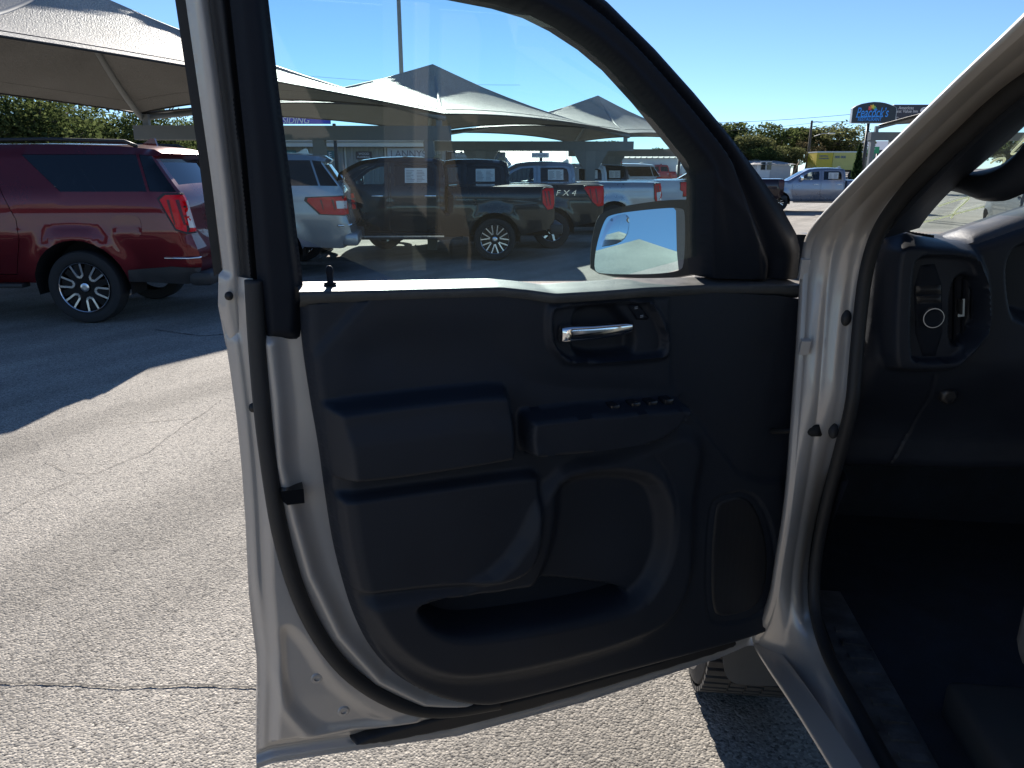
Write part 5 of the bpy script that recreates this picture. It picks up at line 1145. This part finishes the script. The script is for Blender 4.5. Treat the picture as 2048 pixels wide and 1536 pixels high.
# shop sheds behind the canopies
M_FASC = pbr('cream_metal', (.66, .64, .56), .5, var=(1, .06)); M_RIB = pbr('ribbed_grey', (.30, .31, .29), .6, .1, var=(1.5, .08)); M_ROOFM = pbr('pale_ribbed_roof', (.68, .65, .55), .5, .1, var=(1, .06)); M_WIN = pbr('dark_window', (.015, .018, .022), .08)
def ribbed(mb, x0, x1, y, z0, z1, pitch=.30, d=.05):
    n = int((x1 - x0) / pitch); vs = []; fs = []
    for i in range(n + 1):
        x = x0 + (x1 - x0) * i / n; w_ = (x1 - x0) / n
        for o_, dd in ((0, 0), (.35, 0), (.45, d), (.9, d), (1.0, 0)):
            if i < n or o_ == 0: vs += [(x + o_ * w_, y - dd, z0), (x + o_ * w_, y - dd, z1)]
    for i in range(len(vs) // 2 - 1): fs.append((2 * i, 2 * i + 2, 2 * i + 3, 2 * i + 1))
    mb.add(vs, fs)
y = 46; xl, xr_ = at(100, 300, y)[0], at(889, 300, y)[0]; ze = at(0, 295, y)[2]; zt = at(0, 281, y)[2]
rt = empty('flooring_shop', ((xl + xr_) / 2, y, 0), 0, 'long grey ribbed metal shop with a cream fascia behind the canopies', 'building')
m = MB(); ribbed(m, xl, xr_, y, -.1, ze + .05); m.build('front_wall', M_RIB, rt); MB().box(((xl + xr_) / 2, y + 6.2, ze / 2), (xr_ - xl, 12, ze)).build('wall', M_RIB, rt)
MB().box(((xl + xr_) / 2, y + 5.6, (ze + zt) / 2 - .06), (xr_ - xl + .5, 13.2, zt - ze - .16)).build('fascia', M_FASC, rt); MB().box(((xl + xr_) / 2, y + 5.6, zt - .05), (xr_ - xl + .8, 13.6, .10)).build('roof_edge', M_FASC, rt)
for u in (612, 690, 770): p0 = at(u, 296, y - .15); MB().tube([(p0[0], y - .16, .1), (p0[0], y - .16, ze)], .05, 8).build('downpipe', M_FASC, rt, True)
M_TEAL = pbr('sign_teal', (.03, .16, .19), .5); M_PALEB = pbr('sign_pale_blue', (.40, .50, .58), .5); M_DKS = pbr('sign_brown', (.045, .04, .045), .5); M_DKL = pbr('dark_letter', (.10, .14, .20), .6); M_BLUE = pbr('sign_blue', (.02, .03, .55), .35); M_GRYS = pbr('sign_grey', (.30, .29, .26), .5)
GS = 'boards on the shop wall'
board('wall_sign', 572, 300.5, 592, 309, y - .15, M_TEAL, 'small plain dark teal board at the end of the ribbed wall', th=.06, group=GS)
board('wall_sign', 637, 301.5, 668, 316, y - .15, M_TEAL, 'teal board reading TILE partly behind the canopy column', th=.06, group=GS, lines=(('TILE', 651, 309, 24, M_WHL, 0),))
board('wall_sign', 712.5, 303, 743, 318.5, y - .15, M_DKS, 'dark brown board reading WOOD FLOORING', th=.06, group=GS, lines=(('WOOD', 727.5, 307.5, 21, M_WHL, 0), ('FLOORING', 727.5, 314, 25, M_WHL, 0)))
board('wall_sign', 775.5, 296, 856.5, 324, y - .15, M_PALEB, 'wide pale blue board with dark capital letters above the black pickup', th=.06, group=GS, lines=(("LANNYS", 817, 307.5, 70, M_DKL, 0), ('FLOORING', 817, 319.5, 66, M_DKL, 0)))
board('siding_sign', 540, 222, 660, 248, 41, M_BLUE, 'bright blue board reading SIDING above the canopy beam', post=(668,), lines=(('SIDING', 592, 240.5, 56, M_WHL, .3), ('&', 585, 228.5, 8, M_WHL, .3)))
# second shed: dark grey wall, pale ribbed lean-to roofs
def slope_roof(root, u0, u1, vlo, vhi, y0, y1, mat, pitch=.45):
    a0, a1 = at(u0, vlo, y0), at(u1, vlo, y0); b0, b1 = at(u0, vhi, y1), at(u1, vhi, y1); n = max(4, int((a1[0] - a0[0]) / pitch)); vs = []; fs = []
    for i in range(n):
        for o_, dz in ((0, .05), (.18, .05), (.24, 0), (.94, 0)):
            t = (i + o_) / n; vs += [a0 + (a1 - a0) * t + [0, 0, dz], b0 + (b1 - b0) * t + [0, 0, dz]]
    for i in range(len(vs) // 2 - 1): fs.append((2 * i, 2 * i + 2, 2 * i + 3, 2 * i + 1))
    return mobj('roof', vs, fs, mat, root)
def shop(name, u0, u1, vlo, vhi, y0, y1, wmat_, rmat, label, rib=True, ou=0):
    a0, a1 = at(u0, vlo, y0), at(u1, vlo, y0); root = empty(name, ((a0[0] + a1[0]) / 2, y0, 0), 0, label, 'building'); m = MB()
    if rib: ribbed(m, a0[0], a1[0], y0 + .25, -.2, a0[2] - .02)
    else: m.add([(a0[0], y0 + .25, -.2), (a1[0], y0 + .25, -.2), (a1[0], y0 + .25, a0[2] - .02), (a0[0], y0 + .25, a0[2] - .02)], [(0, 1, 2, 3)])
    m.build('front_wall', wmat_, root)
    b0 = at(u0, vhi, y1); hz = b0[2]; xs0, xs1 = a0[0] + .02, a1[0] - .02
    MB().add([(xs0, y0 + .3, -.2), (xs0, y1, -.2), (xs0, y1, hz - .05), (xs0, y0 + .3, a0[2] - .03), (xs1, y0 + .3, -.2), (xs1, y1, -.2), (xs1, y1, hz - .05), (xs1, y0 + .3, a0[2] - .03)], [(0, 1, 2, 3), (7, 6, 5, 4), (1, 5, 6, 2)]).build('wall', wmat_, root)
    slope_roof(root, u0 - 2, u1 + 2, vlo, vhi, y0, y1, rmat); return root
M_DKW = pbr('slate_wall', (.13, .145, .15), .6, var=(1.5, .1))
shop('window_shop', 893, 1010, 304, 286, 47, 54, M_DKW, M_FASC, 'dark grey low shop with a cream roof edge next to the ribbed shop')
board('wall_sign', 903, 305.5, 952, 324, 46.9, M_GRYS, 'grey brown board reading Window on the dark grey shop', th=.06, group=GS, lines=(('Window', 925, 311.5, 29, M_WHL, .1), ('Interiors', 925, 318.5, 25, M_WHL, .1)))
shop('ribbed_roof_shed', 985, 1142, 332, 292, 50, 60, M_DKW, M_ROOFM, 'shed with a broad pale ribbed roof facing the lot')
board('shop_sign', 1063, 286, 1099, 301, 44, M_PALEB, 'pale blue board with a scalloped frame, the upper of two on the pole', post=(1082,), th=.08, lines=(('LANNYS', 1081, 293, 29, M_DKL, 0),)); board('shop_sign', 1063, 305.5, 1098, 315.5, 43.7, M_PALEB, 'lower pale blue board reading INTERIORS', post=None, th=.08, lines=(('INTERIORS', 1080, 310.5, 27, M_DKL, 0),))
bpy.data.objects['shop_sign.001']
M_WHW = pbr('white_wall', (.66, .68, .68), .7, var=(1.2, .06))
rt = shop('white_shop', 1180, 1392, 316, 308, 62, 70, M_WHW, M_FASC, 'pale flat roofed shop with a red triangle mark behind the silver pickup', rib=False)
tri = [at(1234, 333, 61.9), at(1249, 333, 61.9), at(1241.5, 319, 61.9)]; mobj('red_mark', tri, [(0, 1, 2)], pbr('mark_red', (.55, .03, .03), .5), rt)
board('flooring_sign', 1345, 303.5, 1373, 312.5, 52, M_PALEB, 'small pale board reading FLOORING under the last canopy', post=(1359,), th=.08, lines=(('FLOORING', 1359, 308, 23, M_DKL, 0),))
# white house with garage across the road
def house():
    y = 76; a = at(1513, 345, y); b = at(1578, 345, y); zb = float(terrain(0, y)); ze = at(0, 328.5, y)[2]; zr = at(0, 318, y + 4)[2]
    root = empty('white_house', ((a[0] + b[0]) / 2, y, zb), 0, 'low white house with a pale grey roof and wide garage door under the oaks', 'house')
    MB().box(((a[0] + b[0]) / 2, y + 4, (zb + ze) / 2 - .1), (b[0] - a[0], 8, ze - zb + .2)).build('wall', M_WHW, root)
    o = .5; vs = [(a[0] - o, y - o, ze - .02), (b[0] + o, y - o, ze - .02), (b[0] + o, y + 8 + o, ze - .02), (a[0] - o, y + 8 + o, ze - .02), (a[0] + 1, y + 4, zr), (b[0] - 1, y + 4, zr)]
    mobj('roof', vs, [(0, 1, 5, 4), (1, 2, 5), (2, 3, 4, 5), (3, 0, 4), (3, 2, 1, 0)], pbr('shingle_grey', (.32, .31, .30), .85, var=(2, .15)), root)
    for u in (1526, 1538): 
        p = at(u, 332, y); f = MB().box((p[0], y - .03, p[2]), (.55, .08, .85)).build('window', M_EDGE, root); MB().box((p[0], y - .08, p[2]), (.43, .04, .73)).build('pane', M_WIN, f)
    p = at(1561, 337, y); MB().box((p[0], y - .04, zb + .75), (2.0, .08, 1.5)).build('garage_door', pbr('garage_grey', (.42, .42, .42), .6), root)
    p = at(1581, 336, y - 1); MB().bar((p[0] + .1, y - .8, zb), (p[0] + .9, y - .8, ze + .3), .09, .09).build('prop', pbr('timber', (.30, .20, .11), .8), root)
house()
# big grey building behind the signs
y = 112; a = at(1712, 300, y); b = at(1900, 300, y); zb = float(terrain(0, y)); z1 = at(0, 300, y)[2]; z2 = at(0, 282, y + 8)[2]
rt = empty('grey_building', ((a[0] + b[0]) / 2, y, zb), 0, 'large grey metal roofed building behind the two sign posts', 'building')
MB().box(((a[0] + b[0]) / 2, y + 8, (zb + z1) / 2), (b[0] - a[0], 16, z1 - zb)).build('wall', pbr('grey_block', (.20, .20, .21), .8, var=(1, .1)), rt)
vs = [(a[0] - .4, y - .4, z1), (b[0] + .4, y - .4, z1), (b[0] + .4, y + 16, z1), (a[0] - .4, y + 16, z1), (a[0] - .4, y + 8, z2), (b[0] + .4, y + 8, z2)]; mobj('roof', vs, [(0, 1, 5, 4), (2, 3, 4, 5), (1, 2, 5), (3, 0, 4), (3, 2, 1, 0)], pbr('roof_bluegrey', (.33, .36, .40), .5, .2), rt)
for u in (1738, 1752, 1772): p = at(u, 328, y); MB().box((p[0], y - .05, p[2]), (1.3, .1, 1.6)).build('window', M_WIN, rt)
# yellow freight trailer
y = 78; a = at(1630.5, 341, y); b = at(1728, 341, y); z0 = a[2] + .05; z1 = at(0, 304.5, y)[2]; zb = float(terrain(0, y)); xs = at(1665.5, 320, y)[0]
M_YEL = pbr('trailer_yellow', (.52, .40, .03), .5, var=(1.5, .08)); M_YLO = pbr('trailer_ochre', (.50, .45, .14), .5, var=(1.5, .08))
rt = empty('freight_trailer', ((a[0] + b[0]) / 2, y, zb), 0, 'yellow freight box trailer parked beyond the silver blue pickup', 'trailer')
MB().box(((a[0] + xs) / 2, y + 1.2, (z0 + z1) / 2), (xs - a[0] - .03, 2.4, z1 - z0), bev=.03).build('front_box', M_YEL, rt); MB().box(((xs + b[0]) / 2, y + 1.2, (z0 + z1) / 2), (b[0] - xs - .03, 2.42, z1 - z0), bev=.03).build('box', M_YLO, rt)
MB().box(((a[0] + b[0]) / 2, y + 1.2, z1 + .03), (b[0] - a[0], 2.46, .12)).build('top_rail', M_EDGE, rt); MB().box(((a[0] + b[0]) / 2, y + 1.2, z0 - .1), (b[0] - a[0], 1.6, .2)).build('chassis', M_BPL, rt)
for k in (.12, .80, .92):
    m = MB(); m.lathe([(0, -.12), (.3, -.13), (.48, -.12), (.5, 0), (.48, .12), (0, .12)], 24, 'Y', (a[0] + (b[0] - a[0]) * k, y + .2, zb + .5)); m.build('wheel', M_TYRE, rt, True)
lettering(rt, 'CENTRAL', 1648, 312, 18, M_DKL, 0, y - .03, .03); lettering(rt, 'TRANSPORT', 1648, 317, 22, M_DKL, 0, y - .03, .03); lettering(rt, '800 800', 1681, 314, 22, M_DKL, 0, y - .03, .03)
# white cargo trailer far off between canopy and mirror
y = 58; a = at(1362, 352, y); b = at(1404, 332, y); rt = empty('cargo_trailer', ((a[0] + b[0]) / 2, y, 0), 0, 'small white cargo trailer beside the far red pickup', 'trailer')
MB().box(((a[0] + b[0]) / 2, y + 1, (a[2] + b[2]) / 2 + .1), (b[0] - a[0], 2, b[2] - a[2]), bev=.08).build('box', M_WHW, rt, True, flat_angle=40); m = MB(); m.lathe([(0, -.1), (.3, -.1), (.32, 0), (.3, .1), (0, .1)], 20, 'Y', ((a[0] + b[0]) / 2, y + .1, float(terrain(0, y)) + .32)); m.build('wheel', M_TYRE, rt, True)
lettering(rt, 'FLOORING', 1383, 345, 24, M_DKL, 0, y - .02)
# ------------------------------------------------------------------ poles and wires
M_WOOD = pbr('pole_wood', (.10, .085, .07), .9, var=(4, .2)); M_WIRE = pbr('wire', (.05, .05, .05), .6)
y = 84; p = at(1624, 241, y); rt = empty('utility_pole', (p[0], y, 0), 0, 'brown wooden utility pole with a street lamp arm above the oaks', 'utility pole')
MB().tube([(p[0], y, float(terrain(0, y))), (p[0], y, p[2])], [.17, .12], 10).build('pole', M_WOOD, rt, True); q_ = at(1646, 246, y); MB().tube([(p[0], y, p[2] - .2), ((p[0] + q_[0]) / 2, y, p[2] - .15), tuple(q_)], .035, 8).build('upper_arm', M_STEEL, rt, True)
q0, q_ = at(1628, 273, y - .2), at(1663, 267, y - 1.5); MB().tube([tuple(q0), tuple((q0 + q_) / 2 + [0, 0, .15]), tuple(q_)], .04, 8).build('lamp_arm', M_STEEL, rt, True); MB().box(tuple(q_), (.7, .3, .14), bev=.04).build('lamp_head', M_FASC, rt)
def wire(u0, v0, y0, u1, v1, y1, sag, label, r=.012):
    a, b = at(u0, v0, y0), at(u1, v1, y1); pts = [a + (b - a) * t - np.array([0, 0, sag * 4 * t * (1 - t)]) for t in np.linspace(0, 1, 30)]
    tag(MB().tube(pts, r, 5).build('power_line', M_WIRE, None, True), label, 'cable', 'overhead wires')
wire(1200, 246, 84, 1960, 196, 84, .9, 'high wire sweeping up past the restaurant board', .022)
wire(1624, 243, 84, 2000, 220, 100, .4, 'wire leading from the utility pole towards the signs', .018); wire(1624, 246, 84, 1200, 262, 84, .5, 'wire leading from the utility pole over the oaks', .018)
wire(-300, 192, 24, 700, 268, 40, .3, 'upper of two wires in front of the oaks behind the wagon', .014); wire(-300, 200, 24, 700, 272, 40, .3, 'lower of two wires in front of the oaks behind the wagon', .02)
wire(1690, 268, 90, 1990, 284, 90, .3, 'wire crossing below the restaurant board', .02)
wire(480, 138, 60, 1040, 170, 60, .3, 'faint wire over the canopy left of the lamp post', .010)
